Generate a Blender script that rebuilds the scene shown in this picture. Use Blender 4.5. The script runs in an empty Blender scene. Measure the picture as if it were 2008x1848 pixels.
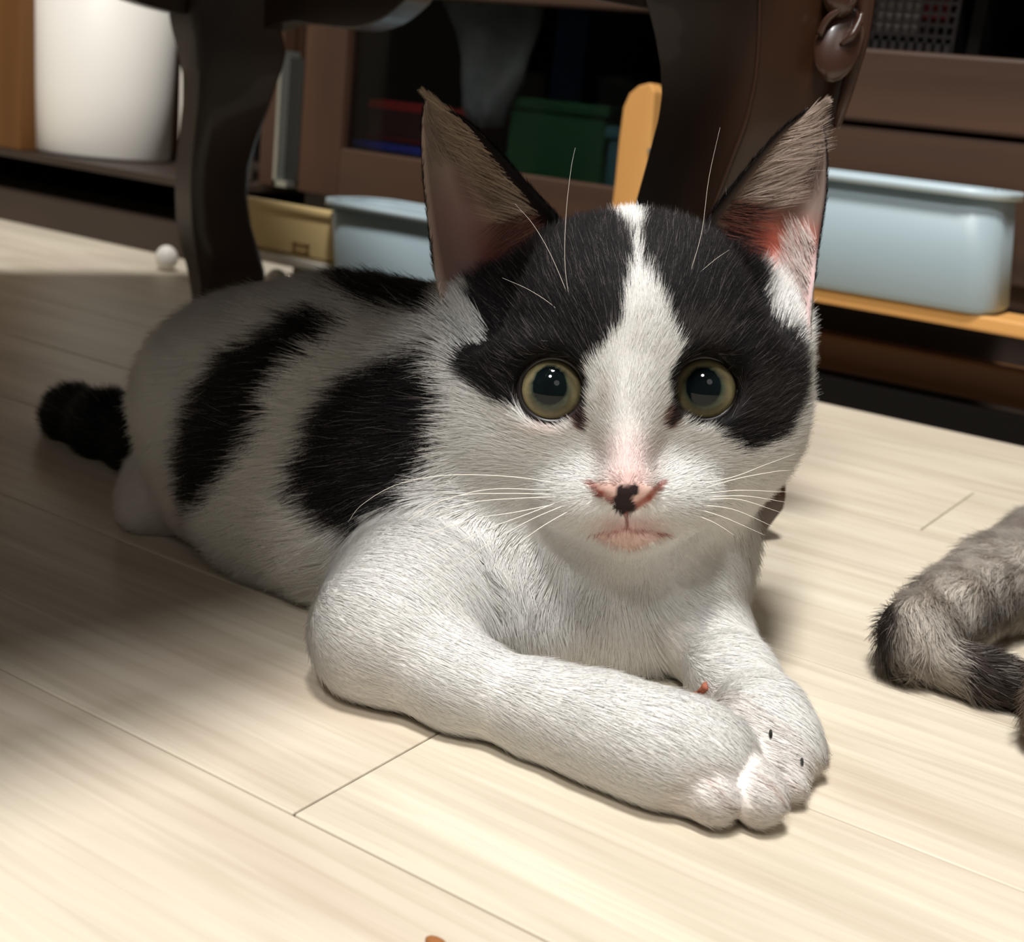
import bpy, bmesh, math, random
import numpy as np
from mathutils import Vector, Matrix
from mathutils.bvhtree import BVHTree

random.seed(7)
rng = np.random.default_rng(7)
SC = bpy.context.scene
COL = SC.collection

# ------------------------------------------------------------------ camera
F, PITCH, ROLL, YAW, CAMH = 2550.0, math.radians(15.7), math.radians(-6.3), math.radians(-32.0), 0.1335
def cam_axes(p, r, y):
    cy, sy, cp, sp, cr, sr = math.cos(y), math.sin(y), math.cos(p), math.sin(p), math.cos(r), math.sin(r)
    fwd = np.array([cp*sy, cp*cy, -sp]); right = np.array([cy, -sy, 0.0]); down = -np.cross(right, fwd)
    return np.array([cr*right+sr*down, -sr*right+cr*down, fwd])
M = cam_axes(PITCH, ROLL, YAW)
CP = np.array([0.0, 0.0, CAMH])
cam_data = bpy.data.cameras.new('camera')
cam = bpy.data.objects.new('camera', cam_data); COL.objects.link(cam)
cam_data.sensor_fit = 'HORIZONTAL'; cam_data.sensor_width = 36.0
cam_data.lens = 36.0*F/2008.0
cam_data.clip_start = 0.01; cam_data.clip_end = 50
mw = Matrix(((M[0][0], -M[1][0], -M[2][0], 0), (M[0][1], -M[1][1], -M[2][1], 0), (M[0][2], -M[1][2], -M[2][2], CAMH), (0, 0, 0, 1)))
cam.matrix_world = mw
cam_data.dof.use_dof = True
cam_data.dof.focus_distance = 0.292
cam_data.dof.aperture_fstop = 24.0
SC.camera = cam

# ------------------------------------------------------------------ world, lights, exposure
w = bpy.data.worlds.new('world'); SC.world = w; w.use_nodes = True
w.node_tree.nodes['Background'].inputs[0].default_value = (1.0, 0.87, 0.72, 1)
w.node_tree.nodes['Background'].inputs[1].default_value = 0.035
def area(name, loc, target, size, power, color, shape='DISK'):
    l = bpy.data.lights.new(name, 'AREA'); l.shape = shape; l.size = size; l.energy = power; l.color = color
    o = bpy.data.objects.new(name, l); COL.objects.link(o); o.location = loc
    o.rotation_euler = (Vector(target)-Vector(loc)).to_track_quat('-Z', 'Y').to_euler()
    return o
area('ceiling_lamp_light', (-0.02, -0.26, 2.0), (-0.1, 0.3, 0), 0.32, 27.0, (1.0, 0.975, 0.94))
area('face_fill_light', (0.14, -1.0, 1.8), (-0.12, 0.28, 0.05), 0.3, 10.5, (1.0, 0.975, 0.95))  # added fill from the camera side, brightens the face
area('room_fill_light', (1.6, -1.6, 1.9), (-0.2, 0.4, 0.05), 0.9, 2.2, (1.0, 0.96, 0.92))  # weak fill added from the front right
SC.view_settings.view_transform = 'Standard'
try: SC.view_settings.look = 'None'
except Exception: pass
SC.view_settings.exposure = 0.87; SC.view_settings.gamma = 1.0; SC.view_settings.use_curve_mapping = False
SC.cycles.use_denoising = True; SC.cycles.use_adaptive_sampling = True; SC.cycles.adaptive_threshold = 0.02
SC.cycles.max_bounces = 7; SC.cycles.diffuse_bounces = 4; SC.cycles.glossy_bounces = 4
SC.cycles.transmission_bounces = 4; SC.cycles.transparent_max_bounces = 8
SC.cycles_curves.shape = 'RIBBONS' if hasattr(SC, 'cycles_curves') else None

# ------------------------------------------------------------------ maths helpers
def ray(x, y): return M.T @ np.array([(x-1004.0)/F, (y-924.0)/F, 1.0])
def K(x, y, t): return CP + t*ray(x, y)
def FL(x, y, z=0.0):
    d = ray(x, y); return CP + d*((z-CAMH)/d[2])
def W(x, y, Y):
    d = ray(x, y); return CP + d*(Y/d[1])
def rest_t(x, y, r):                       # depth at which a ball of r pixels rests on the floor
    return CAMH/(-ray(x, y)[2] + r/F)
def proj(P):
    Q = (np.asarray(P)-CP) @ M.T
    return 1004+F*Q[:, 0]/Q[:, 2], 924+F*Q[:, 1]/Q[:, 2], Q[:, 2]
def lin(c):
    c = np.array(c, float)/255.0
    return np.where(c <= 0.04045, c/12.92, ((c+0.055)/1.055)**2.4)
def rgba(c): return tuple(lin(c))+(1.0,)
def in_poly(x, y, poly):
    P = np.array(poly, float); n = len(P); ins = np.zeros(len(x), bool); j = n-1
    for i in range(n):
        xi, yi, xj, yj = P[i, 0], P[i, 1], P[j, 0], P[j, 1]
        c = ((yi > y) != (yj > y)) & (x < (xj-xi)*(y-yi)/(yj-yi+1e-12)+xi)
        ins ^= c; j = i
    return ins
def poly_sd(x, y, poly):                   # signed distance, negative inside
    P = np.array(poly, float); n = len(P); best = np.full(len(x), 1e9)
    for i in range(n):
        a, b = P[i], P[(i+1) % n]; e = b-a; L = (e**2).sum()+1e-9
        t = np.clip(((x-a[0])*e[0]+(y-a[1])*e[1])/L, 0, 1)
        best = np.minimum(best, np.hypot(x-a[0]-t*e[0], y-a[1]-t*e[1]))
    return np.where(in_poly(x, y, poly), -best, best)
def vnoise(P, scale, seed=0):              # smooth value noise -1..1
    r = np.random.default_rng(seed); T = r.random(4096)*2-1
    Q = np.asarray(P)/scale + 100.0; I = np.floor(Q).astype(int); f = Q-I; f = f*f*(3-2*f)
    out = 0
    for dx in (0, 1):
        for dy in (0, 1):
            for dz in (0, 1):
                h = ((I[:, 0]+dx)*73856093 ^ (I[:, 1]+dy)*19349663 ^ (I[:, 2]+dz)*83492791) & 4095
                wgt = (f[:, 0] if dx else 1-f[:, 0])*(f[:, 1] if dy else 1-f[:, 1])*(f[:, 2] if dz else 1-f[:, 2])
                out = out + wgt*T[h]
    return out

# ------------------------------------------------------------------ object helpers
def empty(name, loc=(0, 0, 0), label=None, cat=None, group=None, kind=None):
    o = bpy.data.objects.new(name, None); COL.objects.link(o); o.location = loc; o.empty_display_size = 0.01
    tag(o, label, cat, group, kind); return o
def tag(o, label=None, cat=None, group=None, kind=None):
    if label: o['label'] = label
    if cat: o['category'] = cat
    if group: o['group'] = group
    if kind: o['kind'] = kind
    return o
def put(o, parent):
    COL.objects.link(o)
    if parent is not None:
        bpy.context.view_layer.update() if False else None
        o.parent = parent
        o.matrix_parent_inverse = Matrix.Translation(-Vector(world_loc(parent)))
    return o
def world_loc(o):
    v = Vector(o.location)
    if o.parent is not None and o.type == 'EMPTY': v = v
    return v if o.type == 'EMPTY' else Vector((0, 0, 0))
def mesh_obj(name, V, Fc, m, parent=None, smooth=False, bevel=0.0, label=None):
    me = bpy.data.meshes.new(name); me.from_pydata([tuple(map(float, v)) for v in V], [], [tuple(map(int, f)) for f in Fc]); me.update()
    if isinstance(m, (list, tuple)):
        for k in m: me.materials.append(k)
    else: me.materials.append(m)
    if bevel or True:
        bm = bmesh.new(); bm.from_mesh(me)
        bmesh.ops.recalc_face_normals(bm, faces=bm.faces)
        if bevel: bmesh.ops.bevel(bm, geom=list(bm.edges), offset=bevel, segments=2, affect='EDGES', profile=0.5)
        bm.to_mesh(me); bm.free()
    if smooth: me.polygons.foreach_set('use_smooth', [True]*len(me.polygons))
    o = bpy.data.objects.new(name, me); put(o, parent)
    if label: o['label'] = label
    return o
BOXF = [(0, 1, 3, 2), (4, 6, 7, 5), (0, 4, 5, 1), (2, 3, 7, 6), (0, 2, 6, 4), (1, 5, 7, 3)]
def boxv(x0, x1, y0, y1, z0, z1): return [(x, y, z) for x in (x0, x1) for y in (y0, y1) for z in (z0, z1)]
def box(name, x0, x1, y0, y1, z0, z1, m, parent=None, bevel=0.0015, label=None):
    return mesh_obj(name, boxv(x0, x1, y0, y1, z0, z1), BOXF, m, parent, smooth=False, bevel=bevel, label=label)
def boxes(name, L, m, parent=None, label=None):
    V = []; Fc = []
    for b in L:
        n = len(V); V += boxv(*b); Fc += [tuple(i+n for i in f) for f in BOXF]
    return mesh_obj(name, V, Fc, m, parent, label=label)
def lathe(prof, n=40, center=(0, 0), axis='Z'):
    V = []; Fc = []
    for r, z in prof:
        for k in range(n):
            a = 2*math.pi*k/n; V.append((center[0]+r*math.cos(a), center[1]+r*math.sin(a), z))
    for i in range(len(prof)-1):
        for k in range(n): Fc.append((i*n+k, i*n+(k+1) % n, (i+1)*n+(k+1) % n, (i+1)*n+k))
    Fc.append(tuple(range(n))[::-1]); Fc.append(tuple((len(prof)-1)*n+k for k in range(n)))
    return V, Fc
def ball(c, r, nu=24, nv=16, ax=None):
    c = np.array(c, float); r = np.array(r if hasattr(r, '__len__') else (r, r, r), float)
    ax = np.eye(3) if ax is None else np.array(ax)
    V = []; Fc = []
    for i in range(nv+1):
        th = math.pi*i/nv
        for k in range(nu):
            a = 2*math.pi*k/nu
            p = np.array([math.sin(th)*math.cos(a), math.sin(th)*math.sin(a), math.cos(th)])*r
            V.append(c+p@ax)
    for i in range(nv):
        for k in range(nu): Fc.append((i*nu+k, i*nu+(k+1) % nu, (i+1)*nu+(k+1) % nu, (i+1)*nu+k))
    return V, Fc
def tube(pts, radii, n=6):
    pts = [np.array(p, float) for p in pts]; V = []; Fc = []
    up = np.array([0.13, 0.21, 0.97])
    for i, p in enumerate(pts):
        d = pts[min(i+1, len(pts)-1)]-pts[max(i-1, 0)]; d /= np.linalg.norm(d)+1e-12
        a = np.cross(d, up); a /= np.linalg.norm(a)+1e-12; b = np.cross(d, a)
        for k in range(n):
            t = 2*math.pi*k/n; V.append(p+radii[i]*(math.cos(t)*a+math.sin(t)*b))
    for i in range(len(pts)-1):
        for k in range(n): Fc.append((i*n+k, i*n+(k+1) % n, (i+1)*n+(k+1) % n, (i+1)*n+k))
    Fc.append(tuple(range(n))[::-1]); Fc.append(tuple((len(pts)-1)*n+k for k in range(n)))
    return V, Fc
def spline(pts, n):                        # Catmull-Rom through pts
    P = np.array(pts, float); P = np.vstack([2*P[0]-P[1], P, 2*P[-1]-P[-2]]); m = len(P)-3; out = []
    for i in range(n):
        u = i/(n-1)*m; k = min(int(u), m-1); f = u-k; a, b, c, d = P[k:k+4]
        out.append(0.5*((2*b)+(c-a)*f+(2*a-5*b+4*c-d)*f*f+(3*b-a-3*c+d)*f**3))
    return np.array(out)

# ------------------------------------------------------------------ materials
def mat(name, col, rough=0.6, metal=0.0, spec=0.5, coat=0.0):
    m = bpy.data.materials.new(name); m.use_nodes = True
    b = m.node_tree.nodes['Principled BSDF']
    b.inputs['Base Color'].default_value = rgba(col); b.inputs['Roughness'].default_value = rough
    b.inputs['Metallic'].default_value = metal; b.inputs['Specular IOR Level'].default_value = spec
    b.inputs['Coat Weight'].default_value = coat
    return m
def noise_mat(name, c1, c2, scale, rough=0.6, stretch=(1, 1, 1), bump=0.0, detail=5, spec=0.4, coat=0.0, obj_random=0.0, lo=0.3, hi=0.7):
    m = mat(name, c1, rough, spec=spec, coat=coat); nt = m.node_tree; N = nt.nodes; L = nt.links
    b = N['Principled BSDF']; tc = N.new('ShaderNodeTexCoord'); mp = N.new('ShaderNodeMapping')
    mp.inputs['Scale'].default_value = stretch
    L.new(tc.outputs['Object'], mp.inputs['Vector'])
    vec = mp.outputs['Vector']
    if obj_random:
        oi = N.new('ShaderNodeObjectInfo'); vm = N.new('ShaderNodeVectorMath'); vm.operation = 'SCALE'
        cx = N.new('ShaderNodeCombineXYZ')
        for k in range(3): L.new(oi.outputs['Random'], cx.inputs[k])
        L.new(cx.outputs[0], vm.inputs[0]); vm.inputs['Scale'].default_value = 37.0
        va = N.new('ShaderNodeVectorMath'); va.operation = 'ADD'
        L.new(vec, va.inputs[0]); L.new(vm.outputs[0], va.inputs[1]); vec = va.outputs[0]
    nz = N.new('ShaderNodeTexNoise'); nz.inputs['Scale'].default_value = scale; nz.inputs['Detail'].default_value = detail
    L.new(vec, nz.inputs['Vector'])
    cr = N.new('ShaderNodeValToRGB'); cr.color_ramp.elements[0].position = lo; cr.color_ramp.elements[1].position = hi
    cr.color_ramp.elements[0].color = rgba(c1); cr.color_ramp.elements[1].color = rgba(c2)
    L.new(nz.outputs['Fac'], cr.inputs['Fac'])
    out = cr.outputs['Color']
    if obj_random:
        hs = N.new('ShaderNodeHueSaturation'); mr = N.new('ShaderNodeMapRange')
        mr.inputs['To Min'].default_value = 1-obj_random; mr.inputs['To Max'].default_value = 1+obj_random
        L.new(oi.outputs['Random'], mr.inputs['Value']); L.new(mr.outputs[0], hs.inputs['Value'])
        L.new(out, hs.inputs['Color']); out = hs.outputs['Color']
    L.new(out, b.inputs['Base Color'])
    if bump:
        bp = N.new('ShaderNodeBump'); bp.inputs['Strength'].default_value = bump; bp.inputs['Distance'].default_value = 0.0005
        L.new(nz.outputs['Fac'], bp.inputs['Height']); L.new(bp.outputs[0], b.inputs['Normal'])
    return m
def attr_mat(name, rough=0.8, spec=0.1):
    m = mat(name, (200, 200, 200), rough, spec=spec); nt = m.node_tree
    a = nt.nodes.new('ShaderNodeAttribute'); a.attribute_name = 'coat'; a.attribute_type = 'GEOMETRY'
    nt.links.new(a.outputs['Color'], nt.nodes['Principled BSDF'].inputs['Base Color'])
    return m
def floor_mat():
    m = mat('floor_plank_oak', (225, 212, 192), 0.42, spec=0.35); nt = m.node_tree; N = nt.nodes; L = nt.links
    b = N['Principled BSDF']; tc = N.new('ShaderNodeTexCoord'); oi = N.new('ShaderNodeObjectInfo')
    cx = N.new('ShaderNodeCombineXYZ'); ml = N.new('ShaderNodeMath'); ml.operation = 'MULTIPLY'; ml.inputs[1].default_value = 53.0
    L.new(oi.outputs['Random'], ml.inputs[0])
    for k in range(3): L.new(ml.outputs[0], cx.inputs[k])
    va = N.new('ShaderNodeVectorMath'); va.operation = 'ADD'; L.new(tc.outputs['Object'], va.inputs[0]); L.new(cx.outputs[0], va.inputs[1])
    def nz(st, sc, det, dist=0.0):
        mp = N.new('ShaderNodeMapping'); mp.inputs['Scale'].default_value = st; L.new(va.outputs[0], mp.inputs['Vector'])
        n = N.new('ShaderNodeTexNoise'); n.inputs['Scale'].default_value = sc; n.inputs['Detail'].default_value = det
        n.inputs['Distortion'].default_value = dist; L.new(mp.outputs[0], n.inputs['Vector']); return n.outputs['Fac']
    fine = nz((0.045, 1, 1), 330, 4, 0.6); broad = nz((0.10, 1, 1), 55, 3, 0.8); soft = nz((0.5, 1, 1), 12, 2)
    r1 = N.new('ShaderNodeValToRGB'); r1.color_ramp.elements[0].position = 0.30; r1.color_ramp.elements[1].position = 0.62
    r1.color_ramp.elements[0].color = rgba((201, 190, 173)); r1.color_ramp.elements[1].color = rgba((220, 212, 196))
    L.new(broad, r1.inputs['Fac'])
    r2 = N.new('ShaderNodeValToRGB'); r2.color_ramp.elements[0].position = 0.34; r2.color_ramp.elements[1].position = 0.6
    r2.color_ramp.elements[0].color = (0.84, 0.82, 0.79, 1); r2.color_ramp.elements[1].color = (1, 1, 1, 1)
    L.new(fine, r2.inputs['Fac'])
    mx = N.new('ShaderNodeMix'); mx.data_type = 'RGBA'; mx.blend_type = 'MULTIPLY'; mx.inputs[0].default_value = 0.75
    L.new(r1.outputs[0], mx.inputs[6]); L.new(r2.outputs[0], mx.inputs[7])
    r3 = N.new('ShaderNodeValToRGB'); r3.color_ramp.elements[0].position = 0.35; r3.color_ramp.elements[1].position = 0.65
    r3.color_ramp.elements[0].color = (1, 0.97, 0.95, 1); r3.color_ramp.elements[1].color = (1, 1, 0.97, 1)
    L.new(soft, r3.inputs['Fac'])
    mx2 = N.new('ShaderNodeMix'); mx2.data_type = 'RGBA'; mx2.blend_type = 'MULTIPLY'; mx2.inputs[0].default_value = 1.0
    L.new(mx.outputs[2], mx2.inputs[6]); L.new(r3.outputs[0], mx2.inputs[7])
    L.new(mx2.outputs[2], b.inputs['Base Color'])
    bp = N.new('ShaderNodeBump'); bp.inputs['Strength'].default_value = 0.12; bp.inputs['Distance'].default_value = 0.0003
    L.new(fine, bp.inputs['Height']); L.new(bp.outputs[0], b.inputs['Normal'])
    return m

MT = dict(
    floor=floor_mat(),
    gap=mat('floor_joint', (120, 100, 78), 0.9),
    wall=noise_mat('wall_paint', (150, 140, 125), (160, 150, 133), 8, 0.9),
    cab=noise_mat('walnut_cabinet', (54, 38, 28), (80, 56, 40), 22, 0.55, (0.12, 1, 1.6), detail=6),
    cabv=noise_mat('walnut_cabinet_upright_grain', (58, 38, 27), (84, 56, 38), 26, 0.55, (1, 1, 0.12), detail=6),
    warm=noise_mat('warm_brown_panel', (92, 58, 22), (112, 72, 28), 20, 0.6, (1, 1, 0.15)),
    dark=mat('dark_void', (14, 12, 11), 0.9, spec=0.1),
    darkshelf=noise_mat('dark_shelf', (46, 36, 30), (60, 48, 40), 20, 0.5, (0.2, 1, 1)),
    leg=noise_mat('dark_stained_table', (28, 18, 13), (66, 40, 22), 18, 0.3, (1, 1, 0.45), detail=4, spec=0.5, coat=0.12, lo=.35, hi=.75),
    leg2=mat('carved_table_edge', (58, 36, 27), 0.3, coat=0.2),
    white=mat('white_plastic', (232, 229, 222), 0.5),
    bluegrey=mat('blue_grey_plastic', (158, 176, 184), 0.45),
    bluerim=mat('blue_grey_rim', (186, 204, 212), 0.4),
    cream=noise_mat('cream_wood', (214, 188, 132), (224, 200, 146), 30, 0.55, (0.1, 1, 1)),
    creammark=mat('brown_stamp', (160, 124, 70), 0.7),
    pine=noise_mat('light_pine', (206, 150, 84), (224, 170, 100), 26, 0.5, (0.12, 1, 1)),
    pinev=noise_mat('light_pine_upright', (206, 150, 84), (224, 170, 100), 26, 0.5, (1, 1, 0.12)),
    chrome=mat('brushed_metal', (178, 180, 172), 0.35, metal=0.8),
    chromed=mat('dark_metal', (36, 36, 32), 0.6, metal=0.2),
    green=mat('green_plastic', (30, 78, 40), 0.6), red=mat('red_card', (170, 34, 26), 0.6),
    navy=mat('navy_card', (44, 54, 150), 0.6), teal=mat('teal_plastic', (52, 92, 96), 0.5),
    blue=mat('blue_plastic', (24, 70, 120), 0.6), greyreflection=noise_mat('grey_reflection', (104, 102, 100), (130, 127, 122), 60, 0.9),
    basket=mat('dark_basket', (30, 24, 24), 0.6), lace=mat('pale_pieces', (235, 228, 226), 0.7), maroon=mat('maroon_pieces', (150, 40, 44), 0.7),
    crumb=mat('brown_crumb', (150, 96, 50), 0.9),
    whisker=mat('whisker_white', (250, 243, 232), 0.45),
    coat=attr_mat('kitten_skin'),
)
gm = bpy.data.materials.new('cabinet_glass'); gm.use_nodes = True
_b = gm.node_tree.nodes['Principled BSDF']; _b.inputs['Base Color'].default_value = (0.55, 0.6, 0.62, 1)
_b.inputs['Transmission Weight'].default_value = 1.0; _b.inputs['Roughness'].default_value = 0.03; _b.inputs['IOR'].default_value = 1.3
MT['glass'] = gm

# ================================================================== SETTING
PW = 0.075
floor = empty('floor', (0, 0, 0), kind='structure')
box('subfloor', -1.7, 1.2, -0.6, 0.95, -0.012, -0.0075, MT['gap'], floor, 0)
rows = [(k, 0.1675+PW*k) for k in range(-10, 10)]
pm = bpy.data.meshes.new('plank')
joints = {0: [-0.145], 4: [-0.114], 1: [0.35, -0.63], -1: [0.42, -0.52], 2: [0.2, -0.7], 3: [-0.45, 0.55], 5: [-0.76], 6: [-0.3], -2: [-0.08], -3: [0.3]}
for k, y0 in rows:
    js = sorted(set([-1.7]+joints.get(k, [0.17+0.31*((k*7) % 3), -0.72+0.2*((k*5) % 3)])+[1.2]))
    for a, b in zip(js[:-1], js[1:]):
        g = 0.00022; dz = random.uniform(-0.00008, 0.00008)
        o = box('plank', a+g, b-g, y0+g, y0+PW-g, -0.0075, 0.0+dz, MT['floor'], floor, 0.0004)
box('wall_back', -1.75, 1.25, 0.94, 0.97, 0, 1.2, MT['wall'], None, 0)['kind'] = 'structure'
box('wall_left', -1.78, -1.72, -0.7, 0.94, 0, 1.2, MT['wall'], None, 0)['kind'] = 'structure'

# ================================================================== BACK FURNITURE
YC = 0.700
def wx(x, y, Y=YC): return W(x, y, Y)[0]
def wz(x, y, Y=YC): return W(x, y, Y)[2]
cabm = empty('display_cabinet', ((wx(590, 375)+wx(1640, 300))/2, YC, 0), 'low dark walnut cabinet with a glass door and a wide drawer behind the kitten', 'cabinet')
xL = wx(510, 200); xg0 = wx(672, 200); xg1 = wx(1300, 200); xr = 0.35
zb = wz(600, 378); zg0 = wz(670, 291); zg1 = wz(1150, 16); ztop = 0.235; xs = wx(1560, 200)
cy1 = YC+0.22
box('side_panel', xL, xL+0.015, YC+0.012, cy1, zb, ztop, MT['cabv'], cabm)
box('side_panel', xs-0.01, xs, YC+0.012, cy1, zb, ztop, MT['cabv'], cabm)
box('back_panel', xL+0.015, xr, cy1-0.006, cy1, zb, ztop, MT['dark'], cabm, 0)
box('bottom_panel', xL+0.015, xr, YC+0.012, cy1-0.006, zb, zb+0.012, MT['cab'], cabm, 0)
box('top_panel', xL-0.01, xr, YC-0.006, cy1, ztop, ztop+0.016, MT['cab'], cabm)
d = box('door_stile', wx(592, 200), xg0, YC, YC+0.016, zb, ztop-0.002, MT['cabv'], cabm)
box('door_stile', xg1, xs, YC, YC+0.016, zb, ztop-0.002, MT['cabv'], cabm)
box('door_rail', xg0, xg1, YC, YC+0.016, zb, zg0, MT['cab'], cabm)
box('door_rail', xg0, xg1, YC, YC+0.016, zg1, ztop-0.002, MT['cab'], cabm)
box('glass_pane', xg0-0.003, xg1+0.003, YC+0.007, YC+0.010, zg0-0.003, zg1+0.003, MT['glass'], cabm, 0)
box('door_panel', xL, wx(545, 200), YC+0.002, YC+0.016, zb, ztop-0.002, MT['cabv'], cabm)
hx0, hx1, hz0, hz1 = wx(549, 300), wx(582, 300), wz(560, 366), wz(566, 100)
h = boxes('handle', [(hx0, hx0+0.0028, YC-0.006, YC+0.012, hz0, hz1), (hx0, hx1-.003, YC-0.006, YC+0.012, hz0, hz0+0.004)], MT['chrome'], cabm, label='brushed metal handle')
box('handle_recess', hx0+0.0028, hx1, YC+0.002, YC+0.012, hz0+0.004, hz1-0.004, MT['chromed'], cabm, 0)
# drawer on the right
zd1 = wz(1690, 93); zdm = wz(1700, 246); zd0 = zb
box('drawer', xs+0.001, xr-0.01, YC, YC+0.018, zdm+0.0015, zd1, MT['cab'], cabm, 0.002)
box('drawer', xs+0.001, xr-0.01, YC+0.003, YC+0.018, zd0+0.012, zdm-0.0005, MT['cab'], cabm, 0.002)
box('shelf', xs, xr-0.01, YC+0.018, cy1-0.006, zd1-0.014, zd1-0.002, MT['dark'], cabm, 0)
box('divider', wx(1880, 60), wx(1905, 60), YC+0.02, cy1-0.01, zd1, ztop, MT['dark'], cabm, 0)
box('plinth', wx(560, 390), xr, YC+0.02, YC+0.04, 0.0, zb, MT['darkshelf'], cabm, 0)
# lower rail seen under the pine shelf
box('gap_shade_board', wx(1330, 640, .655), xr, .655, .664, 0, wz(1594, 735, .655), MT['dark'], cabm, 0)  # near-black board put in for the shaded gap under the rail
box('bottom_rail', wx(1330, 640, .675), xr, .678, .697, wz(1594, 722, .675), wz(1594, 652, .675), noise_mat('brown_rail', (82, 54, 28), (98, 66, 38), 20, 0.6, (0.15, 1, 1)), cabm, 0.0015)

def inside(name, x0, y0, x1, y1, Y, depth, m, label, cat):
    a = W(x0, y1, Y); b = W(x1, y1, Y); c = W(x0, y0, Y)
    e = empty(name, (float((a[0]+b[0])/2), Y+depth/2, float(zb+0.0125)), label, cat)
    z1 = c[2]; x0_, x1_ = a[0], b[0]; z0 = zb+0.0125
    box('body', x0_, x1_, Y, Y+depth, z0, z1-0.008, m, e, 0.003)
    box('lid', x0_-0.002, x1_+0.002, Y-0.002, Y+depth+0.002, z1-0.008, z1, m, e, 0.002)
    return e
inside('storage_box', 985, 185, 1175, 360, YC+0.04, 0.1, MT['green'], 'green plastic box seen through the cabinet glass beside the ear', 'box')
inside('storage_box', 1182, 245, 1300, 360, YC+0.03, 0.1, MT['teal'], 'small grey-teal box behind glass right of the green box', 'box')
e = empty('book', (W(760, 300, YC+.05)[0], YC+.1, zb+.0125), 'red box-like book lying on navy books behind the glass', 'book')
bx0, bx1 = W(690, 300, YC+.05)[0], W(905, 300, YC+.05)[0]; zn = zb+.0125
box('cover', bx0+.012, bx1, YC+.05, YC+.17, zn+.028, W(760, 197, YC+.05)[2], MT['red'], e, .002)
box('pages', bx0+.013, bx1-.001, YC+.049, YC+.169, zn+.031, W(760, 205, YC+.05)[2]-.003, mat('book_pages', (70, 20, 20), .8), e, 0)
e = empty('book', (W(760, 300, YC+.05)[0], YC+.1, zb+.0125), 'navy blue book at the bottom of the pile behind the glass', 'book')
box('cover', bx0, bx1+.01, YC+.045, YC+.18, zn, zn+.026, MT['navy'], e, .002)
box('pages', bx0+.002, bx1+.008, YC+.0445, YC+.179, zn+.004, zn+.022, mat('book_pages_blue', (30, 34, 60), .8), e, 0)
e = empty('file_holder', (W(1120, 100, YC+.12)[0], YC+.14, zn), 'upright dark blue file holder behind the glass above the green box', 'file holder')
box('panel', W(1085, 100, YC+.12)[0], W(1150, 100, YC+.12)[0], YC+.12, YC+.20, zn, ztop-.02, MT['blue'], e, .002)
# grey reflection in the glass, shaped as a sheet hung behind it
def reflection(name, label, cat, pts, Y, th, m):
    V = []; Fc = []; n = len(pts)
    for i, (xa, xb, yy) in enumerate(pts):
        a = W(xa, yy, Y); b = W(xb, yy, Y)
        for j in range(9):
            f = j/8; p = a*(1-f)+b*f; off = 0.006*math.sin(f*9+i)*(0.3+i/n)
            V.append((p[0], Y+off, p[2]))
    k = len(V); V += [(x, y+th, z) for x, y, z in V]
    for i in range(n-1):
        for j in range(8):
            q = i*9+j; Fc.append((q, q+1, q+10, q+9)); Fc.append((k+q, k+q+9, k+q+10, k+q+1))
    bd = [i*9 for i in range(n)]; be = [i*9+8 for i in range(n)]
    for L in (bd, be):
        for a, b in zip(L[:-1], L[1:]): Fc.append((a, b, b+k, a+k))
    for r in (0, (n-1)*9):
        for j in range(8): Fc.append((r+j, r+j+1, r+j+1+k, r+j+k))
    o = mesh_obj(name, V, Fc, m, None, smooth=True); tag(o, label, cat); return o
reflection('glass_reflection', 'dim grey reflection in the cabinet glass above the ear, shaped as a sheet', 'reflection',
      [(850, 1075, -60), (865, 1070, 0), (890, 1060, 60), (905, 1040, 110), (912, 1020, 160), (918, 985, 210), (925, 975, 250)], YC+.028, .004, MT['greyreflection'])
# mesh basket in the open compartment
bY = YC+.022; b0 = W(1695, 60, bY)[0]; b1 = W(1872, 60, bY)[0]
e = empty('mesh_basket', ((b0+b1)/2, bY+.05, zd1), 'dark mesh basket of pale odds and ends on top of the drawer', 'basket')
bars = [(b0, b1, bY, bY+.002, zd1, zd1+.006)]
nb = 10
for i in range(nb+1):
    x = b0+(b1-b0)*i/nb; bars.append((x-.0008, x+.0008, bY, bY+.002, zd1, zd1+.05))
for k in range(9): bars.append((b0, b1, bY+.0003, bY+.0018, zd1+.003+k*.0056, zd1+.0050+k*.0056))
boxes('mesh_panel', bars, MT['basket'], e)
boxes('side_panel', [(b0, b0+.002, bY+.002, bY+.09, zd1, zd1+.05), (b1-.002, b1, bY+.002, bY+.09, zd1, zd1+.05), (b0, b1, bY+.088, bY+.09, zd1, zd1+.05), (b0, b1, bY, bY+.09, zd1, zd1+.001)], MT['basket'], e)
o = boxes('filling', [(b0+.004, b0+(b1-b0)*.55, bY+.004, bY+.05, zd1+.010, zd1+.046)], MT['lace'], e)
boxes('filling', [(b0+(b1-b0)*.58, b1-.006, bY+.004, bY+.05, zd1+.018, zd1+.046)], MT['maroon'], e)

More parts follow.
